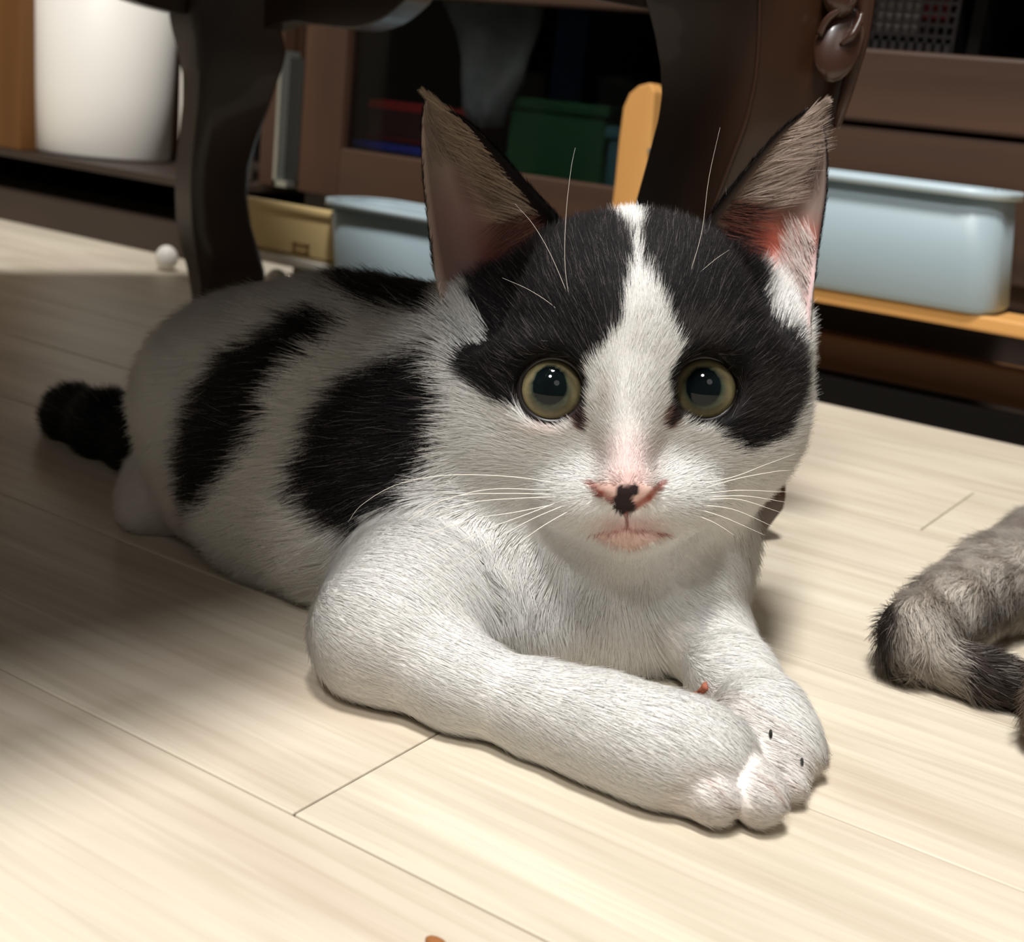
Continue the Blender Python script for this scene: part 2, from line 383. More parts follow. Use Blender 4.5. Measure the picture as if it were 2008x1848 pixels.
# left open shelf unit
YL = .665
e = empty('open_shelf', (-.8, YL+.1, 0), 'dark open shelf unit at the left carrying the white bins', 'shelf')
xsr = xL-.022; zs = W(0, 294, YL)[2]; zs1 = W(345, 345, YL)[2]
zsh = (zs+zs1)/2
box('shelf_board', -1.5, xsr+.01, YL, YL+.24, zsh-.006, zsh, MT['darkshelf'], e, .001)
box('plinth', -1.5, xsr+.01, YL-.0, YL+.02, 0, .024, MT['darkshelf'], e, .001)
box('back_panel', -1.5, xsr+.01, YL+.235, YL+.24, .0, .5, MT['dark'], e, 0)
xp0, xp1 = W(0, 150, YL)[0], W(34, 150, YL)[0]
box('side_panel', xp0-.06, xp1, YL+.002, YL+.23, zsh, .5, MT['warm'], e, .001)
def bin_(name, cxp, rr, top, label, group=None):
    c = W(cxp, 300, YL+.012+rr)
    e = empty(name, (c[0], YL+.012+rr, zsh), label, 'bin', group)
    V, Fc = lathe([(rr*.945, zsh+.0005), (rr*.98, zsh+.003), (rr, zsh+.05), (rr*1.03, top)], 48, (c[0], YL+.012+rr)); mesh_obj('body', V, Fc, MT['white'], e, True)
    V, Fc = lathe([(rr*1.03, top-.006), (rr*1.07, top-.005), (rr*1.07, top+.001), (rr*1.02, top+.002)], 48, (c[0], YL+.012+rr)); mesh_obj('rim', V, Fc, MT['white'], e, True)
bin_('round_bin', 203, .0545, .26, 'large white round bin standing on the dark shelf left of the table leg')
bin_('round_bin', 424, .0275, .2, 'narrow white bin half hidden behind the left table leg')

# low white rack with ball feet, cream box on it
YR = .615
ra, rb = W(325, 485, YR), W(665, 520, YR)
e = empty('white_rack', ((ra[0]+rb[0])/2, YR+.02, 0), 'low white rack with round knob feet beside the left table leg', 'rack')
zr = W(600, 520, YR)[2]
box('rail', ra[0]+.02, rb[0]+.01, YR-.002, YR+.012, zr-.003, zr+.003, MT['white'], e, .0015)
for px in (327, 545):
    c = W(px, 500, YR); V, Fc = ball((c[0], YR, .0085), (.0075, .0075, .0085)); mesh_obj('knob', V, Fc, MT['white'], e, True)
box('rail', ra[0]+.03, rb[0]+.01, YR+.028, YR+.038, zr-.003, zr+.003, MT['white'], e, .0015)
box('under_tray', W(560, 535, YR)[0], rb[0], YR+.006, YR+.034, .004, zr-.003, mat('grey_tray', (150, 142, 124), .7), e, .001)
cz = W(560, 400, YR)[2]; c0, c1 = W(440, 450, YR)[0], W(660, 450, YR)[0]
e = empty('cream_box', ((c0+c1)/2, YR+.02, zr+.003), 'cream wooden box with a small square stamp on the white rack', 'box')
zt = zr+.0035
box('front_panel', c0, c1, YR+.001, YR+.007, zt, cz-.004, MT['cream'], e, .001)
box('rim', c0-.001, c1+.001, YR-.001, YR+.009, cz-.005, cz, MT['cream'], e, .0015)
boxes('side_panel', [(c0, c0+.004, YR+.007, YR+.034, zt, cz-.004), (c1-.004, c1, YR+.007, YR+.034, zt, cz-.004), (c0, c1, YR+.030, YR+.034, zt, cz-.004), (c0, c1, YR+.001, YR+.034, zt, zt+.002)], MT['cream'], e)
m0, m1 = W(573, 474, YR), W(603, 501, YR)
q = .0018
st = boxes('stamp', [(m0[0], m1[0], YR+.0004, YR+.0012, m1[2], m1[2]+q), (m0[0], m1[0], YR+.0004, YR+.0012, m0[2]-q, m0[2]), (m0[0], m0[0]+q, YR+.0004, YR+.0012, m1[2], m0[2]), (m1[0]-q, m1[0], YR+.0004, YR+.0012, m1[2], m0[2])], MT['creammark'], e)

# plastic bins: open, tapered, rounded corners
def plastic_bin(label, p, zbot, ztop, x0b, x1b, x0t, x1t, Y0, depth):
    e = empty('storage_bin', ((x0b+x1b)/2, Y0+depth/2, zbot), label, 'bin')
    def ring(x0, x1, y0, y1, z, rad, n=6):
        o = []
        for cx, cy, a0 in ((x1-rad, y0+rad, -90), (x1-rad, y1-rad, 0), (x0+rad, y1-rad, 90), (x0+rad, y0+rad, 180)):
            for k in range(n+1):
                a = math.radians(a0+90*k/n); o.append((cx+rad*math.cos(a), cy+rad*math.sin(a), z))
        return o
    th = .0018
    def shell(levels):
        V = []; Fc = []
        for l in levels: V += l
        n = len(levels[0])
        for i in range(len(levels)-1):
            for k in range(n): Fc.append((i*n+k, i*n+(k+1) % n, (i+1)*n+(k+1) % n, (i+1)*n+k))
        Fc.append(tuple(range(n))); Fc.append(tuple((len(levels)-1)*n+k for k in range(n)))
        return V, Fc
    tp = (x0b-x0t)
    L = [ring(x0b+.002, x1b-.002, Y0+.004, Y0+depth-.004, zbot, .012), ring(x0b, x1b, Y0+.002, Y0+depth-.002, zbot+.003, .013), ring(x0t, x1t, Y0-.002, Y0+depth+.002, ztop, .016),
         ring(x0t+th, x1t-th, Y0-.002+th, Y0+depth+.002-th, ztop, .015), ring(x0b+th, x1b-th, Y0+.002+th, Y0+depth-.002-th, zbot+.004, .012)]
    V, Fc = shell(L); mesh_obj('body', V, Fc, MT['bluegrey'], e, True)
    o = .0035
    L = [ring(x0t-o, x1t+o, Y0-.002-o, Y0+depth+.002+o, ztop-.003, .019), ring(x0t-o, x1t+o, Y0-.002-o, Y0+depth+.002+o, ztop+.0012, .019), ring(x0t+th, x1t-th, Y0-.002+th, Y0+depth+.002-th, ztop+.0012, .015),
         ring(x0t+.0001, x1t-.0001, Y0-.0019, Y0+depth+.0019, ztop-.0005, .016), ring(x0t+.0001, x1t-.0001, Y0-.0019, Y0+depth+.0019, ztop-.003, .016)]
    V = []; Fc = []
    for l in L: V += l
    n = len(L[0])
    for i in range(5):
        for k in range(n): Fc.append((i*n+k, i*n+(k+1) % n, ((i+1) % 5)*n+(k+1) % n, ((i+1) % 5)*n+k))
    mesh_obj('rim', V, Fc, MT['bluerim'], e, True)
    return e
YB = .600
plastic_bin('pale blue-grey plastic bin on the floor left of the kitten head', None, 0.0005, W(640, 392, YB)[2], W(640, 560, YB)[0], W(900, 560, YB)[0], W(633, 400, YB)[0], W(905, 400, YB)[0], YB, .05)
# pine rack with upright and shelf, second bin on it
YP = .640
zsT = W(1594, 562, YP)[2]; zsB = W(1594, 592, YP)[2]
ux0, ux1 = W(1205, 415, YP)[0], W(1262, 415, YP)[0]
e = empty('pine_rack', (ux0, YP, 0), 'light pine rack with a rounded upright end and a long low shelf', 'rack')
zt_ = W(1262, 165, YP)[2]
def rounded_upright(x, w_, y0, z0, z1, dep):
    prof = [(y0, z0), (y0+dep, z0), (y0+dep, z1)]
    for k in range(9):
        a = math.radians(90+90*k/8); prof.append((y0+.02+.02*math.cos(a), z1-.02+.02*math.sin(a)))
    V = [(x, y, z) for y, z in prof]+[(x+w_, y, z) for y, z in prof]; n = len(prof)
    Fc = [tuple(range(n))[::-1], tuple(n+k for k in range(n))]+[(k, (k+1) % n, n+(k+1) % n, n+k) for k in range(n)]
    return V, Fc
# the upright leans out: a board seen from its edge with a rounded top
def upright_board(px):
    front = [(1198, 430), (1205, 360), (1214, 270), (1222, 210), (1234, 183), (1252, 168), (1275, 162), (1283, 180), (1283, 430)]
    P = [W(a, b, YP) for a, b in front]
    P[0] = np.array([P[0][0], YP, 0.0]); P[-1] = np.array([P[-1][0], YP, 0.0])
    n = len(P); V = [tuple(p) for p in P]+[(p[0], p[1]+.012, p[2]) for p in P]
    Fc = [tuple(range(n)), tuple(n+k for k in range(n))[::-1]]+[(k, (k+1) % n, n+(k+1) % n, n+k) for k in range(n)]
    return V, Fc
V, Fc = upright_board(0); mesh_obj('upright', V, Fc, MT['pinev'], e, bevel=.0008)
shelf_x1 = .3
box('shelf_board', P0 if False else W(1290, 560, YP)[0], shelf_x1, YP, YP+.034, zsB, zsT, MT['pine'], e, .0015)
box('upright', shelf_x1-.012, shelf_x1, YP, YP+.034, 0, zsB, MT['pinev'], e, .001)
box('bracket', W(1268, 330, YP)[0], W(1284, 330, YP)[0], YP-.0015, YP+.003, W(1272, 300, YP)[2], W(1272, 290, YP)[2], MT['chrome'], e, 0)
plastic_bin('pale blue-grey plastic bin on the pine shelf right of the kitten', None, zsT+.0003, W(1700, 350, YP-.012)[2], W(1400, 560, YP)[0], W(1952, 600, YP)[0], W(1395, 340, YP)[0], W(1962, 390, YP)[0], YP-.006, .048)

# ================================================================== TABLE
tl, tr_ = FL(440, 610), FL(1455, 1055)
table = empty('low_table', ((tl[0]+tr_[0])/2-.08, (tl[1]+tr_[1])/2-.15, 0), 'dark stained low table with carved curving legs over the kitten', 'table')
hf = np.array([M[2][0], M[2][1], 0.0]); hf /= np.linalg.norm(hf)
def at_depth(px, z, dist):                 # point in pixel column px at height z and horizontal distance
    lo, hi = -4000.0, 6000.0
    for _ in range(60):
        mid = (lo+hi)/2; d = ray(px, mid); t = dist/(d@hf); zz = CAMH+d[2]*t
        if zz > z: lo = mid
        else: hi = mid
    d = ray(px, mid); return CP+d*(dist/(d@hf))
def table_leg(rowsp, foot, dl, dr, db, top):
    dist = (foot-CP)@hf
    ys = [r[0] for r in rowsp]; V = []; rings = []
    for (yy, xl, xm, xrr) in rowsp:
        d = ray(xm, yy); t = dist/(d@hf); z = max(0.0, CAMH+d[2]*t)
        rings.append((z, xl, xm, xrr))
    rings.sort(key=lambda r: -r[0])
    Z = np.array([r[0] for r in rings]); n = 46
    zz = np.linspace(Z[0], 0.0, n); R = np.array(rings)
    o = []
    for z in zz:
        xl, xm, xrr = [np.interp(-z, -Z, R[:, k]) for k in (1, 2, 3)]
        a = at_depth(xl, z, dist+dl); b = at_depth(xm, z, dist); c = at_depth(xrr, z, dist+dr); e_ = (a+c)/2+hf*db
        e_[2] = z
        ring = []
        for p, q_ in ((a, b), (b, c), (c, e_), (e_, a)):
            for f in (0.06, .25, .5, .75, .94):
                g = p*(1-f)+q_*f; nrm = (a+b+c+e_)/4; bulge = 0.0
                g = g+(g-nrm)*bulge; ring.append((g[0], g[1], z))
        o.append(ring)
    if top > zz[0]:
        for z in (top, ): o.insert(0, [(p[0], p[1], z) for p in o[0]])
    m = len(o[0]); V = [p for r in o for p in r]; Fc = []
    for i in range(len(o)-1):
        for k in range(m): Fc.append((i*m+k, i*m+(k+1) % m, (i+1)*m+(k+1) % m, (i+1)*m+k))
    Fc.append(tuple(range(m))); Fc.append(tuple((len(o)-1)*m+k for k in range(m)))
    return V, Fc
def sharpen(o, deg=35):
    o.data.set_sharp_from_angle(angle=math.radians(deg)); return o
TOPZ = 0.215
legL_rows = [(-60, 330, 385, 560), (0, 328, 384, 558), (27, 327, 384, 556), (60, 333, 388, 562), (87, 341, 392, 566), (125, 350, 394, 556), (151, 356, 393, 546), (208, 356, 390, 528), (265, 350, 383, 507), (322, 343, 378, 491), (379, 341, 375, 488), (436, 343, 378, 496), (492, 352, 385, 514), (530, 364, 391, 524), (560, 370, 395, 516), (600, 376, 398, 500), (640, 380, 402, 495)]
V, Fc = table_leg(legL_rows, FL(400, 625), .012, .008, .03, TOPZ-.02)
sharpen(mesh_obj('leg', V, Fc, MT['leg'], table, True))
legR_rows = [(-80, 1235, 1495, 1720), (0, 1250, 1490, 1700), (80, 1272, 1488, 1690), (150, 1285, 1482, 1668), (200, 1288, 1472, 1652), (245, 1283, 1460, 1640), (330, 1262, 1428, 1590), (430, 1236, 1392, 1530), (560, 1232, 1370, 1490), (700, 1250, 1378, 1480), (820, 1290, 1400, 1490), (905, 1320, 1425, 1520), (950, 1330, 1440, 1547), (1000, 1335, 1445, 1546), (1035, 1345, 1445, 1520), (1070, 1360, 1440, 1495)]
V, Fc = table_leg(legR_rows, FL(1440, 1075), .014, .012, .035, TOPZ-.02)
sharpen(mesh_obj('leg', V, Fc, MT['leg'], table, True))
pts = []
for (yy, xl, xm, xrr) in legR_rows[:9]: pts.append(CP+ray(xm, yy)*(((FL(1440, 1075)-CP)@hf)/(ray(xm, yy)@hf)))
V, Fc = tube(spline(pts, 30), [.0006]*30, 6); mesh_obj('ridge_highlight', V, Fc, MT['leg2'], table, True)  # tube added for the thin highlight along the leg's ridge
# carved leaf on the knee of the near leg
dR = (FL(1440, 1075)-CP)@hf
def leafpt(px, py, off=0.0):
    d = ray(px, py); return CP+d*((dR+off)/(d@hf))
axs = np.array([M[0], -M[1], -M[2]])
_a = M[0]*math.cos(.3)+M[1]*math.sin(.3); _b = -M[1]*math.cos(.3)+M[0]*math.sin(.3)
V, Fc = ball(leafpt(1645, 84, .0030), (.0072, .0122, .0032), ax=np.array([_a, _b, -M[2]]))
knee = mesh_obj('carved_leaf', V, Fc, MT['leg2'], table, True)
pts = spline([leafpt(1648, 88, -.0005), leafpt(1668, 72, -.001), leafpt(1682, 50, 0), leafpt(1690, 25, .001)], 14)
V, Fc = tube(pts, [.0006+.0008*math.sin(math.pi*i/13) for i in range(14)], 8); mesh_obj('leaf_vein', V, Fc, MT['leg2'], knee, True)
pts = spline([leafpt(1607, 70, .001), leafpt(1620, 42, .0005), leafpt(1642, 22, 0), leafpt(1668, 5, 0), leafpt(1685, -20, 0)], 16)
V, Fc = tube(pts, [.0012]*16, 8); mesh_obj('leaf_vein', V, Fc, MT['leg2'], knee, True)
V, Fc = ball(leafpt(1648, -20, .003), (.0055, .0085, .004), ax=axs); mesh_obj('carved_leaf', V, Fc, MT['leg2'], table, True)
pts = spline([leafpt(1700, -40, .006), leafpt(1690, 60, .006), leafpt(1668, 150, .006), leafpt(1650, 215, .006), leafpt(1640, 250, .007)], 18)
V, Fc = tube(pts, [.0032*(1-.6*i/17) for i in range(18)], 8); mesh_obj('leg_edge_moulding', V, Fc, MT['leg2'], table, True)

# table top and aprons.  sides: left leg -> right leg, and left leg towards the viewer
A = np.array([tl[0], tl[1]]); B = np.array([tr_[0], tr_[1]]); u = (B-A)/np.linalg.norm(B-A); n_ = np.array([u[1], -u[0]])
if n_[1] > 0: n_ = -n_
def plane_hit(px, py, P2, dirv):
    nn = np.array([dirv[1], -dirv[0]]); d = ray(px, py); t = ((P2-CP[:2])@nn)/(d[:2]@nn); return CP+d*t
def apron(name, P2, dirv, pts, thick, inward, s_end):
    H_ = [plane_hit(x, y, P2, dirv) for x, y in pts]
    V = []; n = len(H_)+1
    ss = [(h_[:2]-P2)@dirv for h_ in H_]+[s_end]; zz = [h_[2] for h_ in H_]+[TOPZ-.05]
    ring = []
    for s_, z_ in zip(ss, zz):
        p = P2+dirv*s_; q_ = p+inward*thick
        V += [(p[0], p[1], z_), (p[0], p[1], TOPZ-.005), (q_[0], q_[1], TOPZ-.005), (q_[0], q_[1], z_)]
    Fc = []
    for i in range(n-1):
        for k in range(4): Fc.append((i*4+k, i*4+(k+1) % 4, (i+1)*4+(k+1) % 4, (i+1)*4+k))
    Fc.append((0, 1, 2, 3)); Fc.append(tuple(4*(n-1)+k for k in range(4)))
    return mesh_obj(name, V, Fc, MT['leg'], table, bevel=.0006)
awA = A+u*.006
apron('apron', awA, u, [(400, 52), (465, 56), (514, 57), (549, 45), (576, 41), (618, 49), (655, 54), (688, 56), (706, 54), (723, 49), (742, 41), (758, 31), (775, 17), (793, 0), (805, -20), (830, -60)], .014, -n_, np.linalg.norm(B-A)-.035)
apron('apron', awA-u*.012, n_, [(375, 30), (350, 29), (320, 24), (290, 17), (262, 9), (235, 0), (215, -12)], .014, u, .5)
ov = .035
c1 = A-u*ov+n_*.012; wd = .52
ring = [c1]+[B+u*(-.004+.107*math.sin(math.pi*.62*k/10))+n_*(.012+(wd-.012)*k/10) for k in range(11)]+[c1+n_*(wd-.012)]
k_ = len(ring); V = [(p[0], p[1], TOPZ-.004) for p in ring]+[(p[0], p[1], TOPZ+.018) for p in ring]
mesh_obj('table_top', V, [tuple(range(k_)), tuple(range(k_, 2*k_))]+[(i, (i+1) % k_, k_+(i+1) % k_, k_+i) for i in range(k_)], MT['leg'], table, bevel=.003)
ll = FL(440, 610)
for base in (A+n_*(wd-2*ov)+u*.01, B+n_*(wd-2*ov)):
    rws = []
    V = []; prof = [(TOPZ-.01, .022, 0), (.19, .022, 0), (.15, .018, .003), (.10, .013, -.004), (.06, .011, -.004), (.03, .014, .004), (.01, .016, .008), (0, .013, .008)]
    for z, r, of in prof:
        for k in range(12):
            a = 2*math.pi*k/12; V.append((base[0]+n_[0]*of+r*math.cos(a), base[1]+n_[1]*of+r*math.sin(a), z))
    Fc = [(i*12+k, i*12+(k+1) % 12, (i+1)*12+(k+1) % 12, (i+1)*12+k) for i in range(7) for k in range(12)]+[tuple(range(12)), tuple(84+k for k in range(12))]
    mesh_obj('leg', V, Fc, MT['leg'], table, True)
c_ = FL(856, 1846, .001)
V, Fc = ball((c_[0], c_[1], .0006), (.0022, .0013, .0008), 10, 6)
tag(mesh_obj('crumb', V, Fc, MT['crumb'], None, True), 'tiny brown crumb on the floor at the bottom edge', 'crumb')
# ================================================================== FUR ANIMALS: implicit body, surface nets, combed hair
class Body:
    def __init__(s, lo, hi, h):
        s.lo = np.array(lo, float); s.h = h; s.n = (np.ceil((np.array(hi)-s.lo)/h).astype(int)+1)
        s.D = np.full(s.n, 0.05, np.float32); s.prims = []; s.axes = [s.lo[k]+h*np.arange(s.n[k]) for k in range(3)]
    def dist(s, kind, a, P):
        if kind == 'cap':
            p, q, r1, r2 = a; e = q-p; t = np.clip(((P-p)@e)/(e@e+1e-12), 0, 1)
            return np.linalg.norm(P-p-t[..., None]*e, axis=-1)-(r1+(r2-r1)*t)
        c, r, ax = a; L = (P-c)@ax.T; k0 = np.linalg.norm(L/r, axis=-1); k1 = np.linalg.norm(L/(r*r), axis=-1)+1e-9
        return k0*(k0-1)/k1
    def region(s, lo, hi):
        i0 = np.clip(((lo-s.lo)/s.h).astype(int), 0, s.n-1); i1 = np.clip(((hi-s.lo)/s.h).astype(int)+2, 1, s.n)
        X, Y, Z = np.meshgrid(*[s.axes[k][i0[k]:i1[k]].astype(np.float32) for k in range(3)], indexing='ij')
        return (slice(i0[0], i1[0]), slice(i0[1], i1[1]), slice(i0[2], i1[2])), np.stack([X, Y, Z], -1)
    def add(s, kind, a, k, grp, sub=False):
        if kind == 'cap': lo = np.minimum(a[0], a[1])-max(a[2], a[3])-k-.004; hi = np.maximum(a[0], a[1])+max(a[2], a[3])+k+.004
        else: R = max(a[1]); lo = a[0]-R-k-.004; hi = a[0]+R+k+.004
        sl, P = s.region(lo, hi); d = s.dist(kind, a, P); D = s.D[sl]
        if sub:
            d = -d; hh = np.clip(.5-.5*(D-d)/k, 0, 1); s.D[sl] = D*(1-hh)+d*hh+k*hh*(1-hh)
        else:
            hh = np.clip(.5+.5*(D-d)/k, 0, 1); s.D[sl] = D*(1-hh)+d*hh-k*hh*(1-hh)
            s.prims.append((kind, a, grp))
    def groups(s, P):
        names = sorted(set(p[2] for p in s.prims)); B = np.full((len(names), len(P)), 9.0)
        for kind, a, g in s.prims:
            i = names.index(g); B[i] = np.minimum(B[i], s.dist(kind, a, P))
        return np.array(names)[B.argmin(0)], {n: B[i] for i, n in enumerate(names)}
    def surface(s, inset, zmin=0.0006):
        D = s.D+inset
        D = np.maximum(D, (zmin-s.axes[2])[None, None, :].astype(np.float32))
        ins = D < 0
        cnt = np.zeros(np.array(D.shape)-1, np.int8)
        for a in (0, 1):
            for b in (0, 1):
                for c in (0, 1): cnt += ins[a:D.shape[0]-1+a, b:D.shape[1]-1+b, c:D.shape[2]-1+c]
        act = (cnt > 0) & (cnt < 8); I = np.argwhere(act); idx = np.full(act.shape, -1, np.int32); idx[act] = np.arange(len(I))
        acc = np.zeros((len(I), 3)); num = np.zeros(len(I))
        C = [(a, b, c) for a in (0, 1) for b in (0, 1) for c in (0, 1)]
        for i in range(8):
            for j in range(i+1, 8):
                if sum(abs(C[i][k]-C[j][k]) for k in range(3)) != 1: continue
                di = D[I[:, 0]+C[i][0], I[:, 1]+C[i][1], I[:, 2]+C[i][2]]; dj = D[I[:, 0]+C[j][0], I[:, 1]+C[j][1], I[:, 2]+C[j][2]]
                m = (di < 0) != (dj < 0); t = np.where(m, di/(di-dj+1e-12), 0)
                p = np.array(C[i])+t[:, None]*(np.array(C[j])-np.array(C[i])); acc += np.where(m[:, None], p, 0); num += m
        V = s.lo+(I+acc/num[:, None])*s.h; Q = []
        for ax in range(3):
            o = [k for k in range(3) if k != ax]
            A = ins[tuple(slice(0, -1) if k == ax else slice(1, -1) for k in range(3))]; B_ = ins[tuple(slice(1, None) if k == ax else slice(1, -1) for k in range(3))]
            E_ = np.argwhere(A != B_); E_[:, o[0]] += 1; E_[:, o[1]] += 1
            fl = ins[E_[:, 0], E_[:, 1], E_[:, 2]]
            q = []
            for da, db in ((0, 0), (1, 0), (1, 1), (0, 1)):
                e = E_.copy(); e[:, o[0]] -= 1-da; e[:, o[1]] -= 1-db; q.append(idx[e[:, 0], e[:, 1], e[:, 2]])
            q = np.stack(q, 1); flip = fl if ax != 1 else ~fl
            q[~flip] = q[~flip][:, ::-1]; Q.append(q)
        Q = np.vstack(Q); Q = Q[(Q >= 0).all(1)]
        # light smoothing
        e0 = np.concatenate([Q[:, k] for k in range(4)]); e1 = np.concatenate([Q[:, (k+1) % 4] for k in range(4)])
        deg = np.bincount(e0, minlength=len(V))+1e-9
        for it in range(2):
            S = np.stack([np.bincount(e0, V[e1, k], len(V)) for k in range(3)], 1)/deg[:, None]; V = V+.5*(S-V)
        return V, Q
def vert_normals(V, Q):
    T = np.vstack([Q[:, :3], Q[:, [0, 2, 3]]]); n = np.cross(V[T[:, 1]]-V[T[:, 0]], V[T[:, 2]]-V[T[:, 0]])
    N = np.stack([sum(np.bincount(T[:, j], n[:, k], len(V)) for j in range(3)) for k in range(3)], 1)
    return N/(np.linalg.norm(N, axis=1)[:, None]+1e-12), T
def skin_mesh(name, V, Q, colr, m, parent):
    me = bpy.data.meshes.new(name)
    me.vertices.add(len(V)); me.vertices.foreach_set('co', V.astype(np.float32).ravel())
    me.loops.add(Q.size); me.loops.foreach_set('vertex_index', Q.astype(np.int32).ravel())
    me.polygons.add(len(Q)); me.polygons.foreach_set('loop_start', np.arange(0, Q.size, 4, dtype=np.int32))
    try: me.polygons.foreach_set('loop_total', np.full(len(Q), 4, np.int32))
    except Exception: pass
    me.polygons.foreach_set('use_smooth', [True]*len(Q)); me.update(); me.validate()
    at = me.attributes.new('coat', 'FLOAT_COLOR', 'POINT')
    c4 = np.ones((len(V), 4), np.float32); c4[:, :3] = colr; at.data.foreach_set('color', c4.ravel())
    me.materials.append(m); o = bpy.data.objects.new(name, me); put(o, parent); return o
def fur_mat(name, rough=0.75, spec=0.25, trans=0.0):
    m = bpy.data.materials.new(name); m.use_nodes = True; nt = m.node_tree; b = nt.nodes['Principled BSDF']
    a = nt.nodes.new('ShaderNodeAttribute'); a.attribute_name = 'coat'; nt.links.new(a.outputs['Color'], b.inputs['Base Color'])
    n = nt.nodes.new('ShaderNodeAttribute'); n.attribute_name = 'rootn'; nt.links.new(n.outputs['Vector'], b.inputs['Normal'])
    b.inputs['Roughness'].default_value = rough; b.inputs['Specular IOR Level'].default_value = spec
    return m
def hair(name, R, N, Dr, Ln, Cl, rad, parent, m, lift=0.35, curl=0.12, npt=5, tipn=0.15):
    n = len(R); cu = bpy.data.hair_curves.new(name); cu.add_curves([npt]*n)
    u = np.linspace(0, 1, npt)[None, :, None]; Ln = np.asarray(Ln)[:, None, None]
    lift = np.broadcast_to(np.asarray(lift), (n,))[:, None, None]
    rn = rng.normal(size=(n, 1, 3))*curl
    d0 = N[:, None, :]*lift+Dr[:, None, :]*(1-lift)+rn*.6
    d0 /= np.linalg.norm(d0, axis=2, keepdims=True)
    bend = Dr[:, None, :]*.35-N[:, None, :]*.25*lift+rn*.5
    P = R[:, None, :]+Ln*(u*d0+u*u*bend*.6)
    P[..., 2] = np.maximum(P[..., 2], .0005)
    cu.attributes['position'].data.foreach_set('vector', P.astype(np.float32).ravel())
    ra = cu.attributes.get('radius') or cu.attributes.new('radius', 'FLOAT', 'POINT')
    rr = (np.asarray(rad).reshape(-1, 1)*np.ones((n, 1)))*(1-(1-tipn)*np.linspace(0, 1, npt)**1.6)[None, :]
    ra.data.foreach_set('value', rr.astype(np.float32).ravel())
    ca = cu.attributes.new('coat', 'FLOAT_COLOR', 'CURVE'); c4 = np.ones((n, 4), np.float32); c4[:, :3] = Cl; ca.data.foreach_set('color', c4.ravel())
    na = cu.attributes.new('rootn', 'FLOAT_VECTOR', 'CURVE'); na.data.foreach_set('vector', N.astype(np.float32).ravel())
    cu.materials.append(m); o = bpy.data.objects.new(name, cu); put(o, parent); o['kind'] = 'stuff'; return o
def sample(V, T, Nv, dens, n):
    A = np.linalg.norm(np.cross(V[T[:, 1]]-V[T[:, 0]], V[T[:, 2]]-V[T[:, 0]]), axis=1)*dens[T].mean(1)
    cdf = np.cumsum(A); k = np.searchsorted(cdf, rng.random(n)*cdf[-1]); t = T[np.minimum(k, len(T)-1)]
    a, b = rng.random(n), rng.random(n); f = a+b > 1; a[f] = 1-a[f]; b[f] = 1-b[f]; c = 1-a-b
    P = V[t[:, 0]]*a[:, None]+V[t[:, 1]]*b[:, None]+V[t[:, 2]]*c[:, None]
    N = Nv[t[:, 0]]*a[:, None]+Nv[t[:, 1]]*b[:, None]+Nv[t[:, 2]]*c[:, None]
    return P, N/(np.linalg.norm(N, axis=1)[:, None]+1e-9), t[:, 0]
def tangent(D, N):
    D = D-(D*N).sum(1)[:, None]*N; return D/(np.linalg.norm(D, axis=1)[:, None]+1e-9)
def mixc(c, new, f):
    f = np.clip(f, 0, 1)[:, None]; return c*(1-f)+np.array(new)*f
def sstep(x): x = np.clip(x, 0, 1); return x*x*(3-2*x)

# ------------------------------------------------------------------ kitten
TH = 0.322; S0 = TH/F; HX, HY = 1232.0, 745.0
HC = K(HX, HY, TH)
hz_ = -ray(HX, HY); hz_ /= np.linalg.norm(hz_); hx_ = M[0]-(M[0]@hz_)*hz_; hx_ /= np.linalg.norm(hx_); hy_ = np.cross(hz_, hx_)
HAX = np.array([hx_, hy_, hz_])
def hp(px, py, wd): return K(px, py, TH-wd*S0)
kit = empty('kitten', (float(K(800, 1000, .34)[0]), float(K(800, 1000, .34)[1]), 0), 'black and white kitten lying on the pale floor looking at the viewer', 'kitten')
B = Body((-.42, .17, -.004), (-.03, .40, .165), .00095)
def E3(px, py, t, rx, ry, rz, k=.008, g='body', ax=None):
    r = np.array([rx, ry, rz])*t/F; B.add('ell', (K(px, py, t), r, np.array([M[0], -M[1], -M[2]]) if ax is None else ax), k, g)
def CAP(a, b, k=.006, g='body'):
    p = K(a[0], a[1], a[2]); q = K(b[0], b[1], b[2]); B.add('cap', (p, q, a[3]*a[2]/F, b[3]*b[2]/F), k, g)
def chain(L, k, g):
    L = [(x, y, rest_t(x, y, r) if t is None else t, r) for x, y, t, r in L]
    for a, b in zip(L[:-1], L[1:]): CAP(a, b, k, g)
# trunk
E3(485, 800, .395, 205, 205, 215, .008)
E3(640, 800, .375, 235, 232, 220, .02)
E3(760, 840, .360, 250, 262, 220, .02)
E3(930, 880, .345, 250, 280, 240, .02)
E3(500, 900, .385, 165, 190, 150, .014, 'thigh')
E3(600, 960, .362, 195, 205, 150, .016)
E3(800, 1010, .345, 230, 200, 170, .02)
# chest, neck
E3(1090, 1105, .338, 250, 215, 165, .02, 'chest'); E3(1210, 1090, .338, 200, 220, 175, .02, 'chest')
E3(960, 1165, .316, 150, 115, 95, .022, 'chest'); E3(1295, 1060, .338, 152, 230, 150, .016, 'chest')
CAP((1180, 900, .338, 240), (980, 900, .350, 250), .02, 'neck')
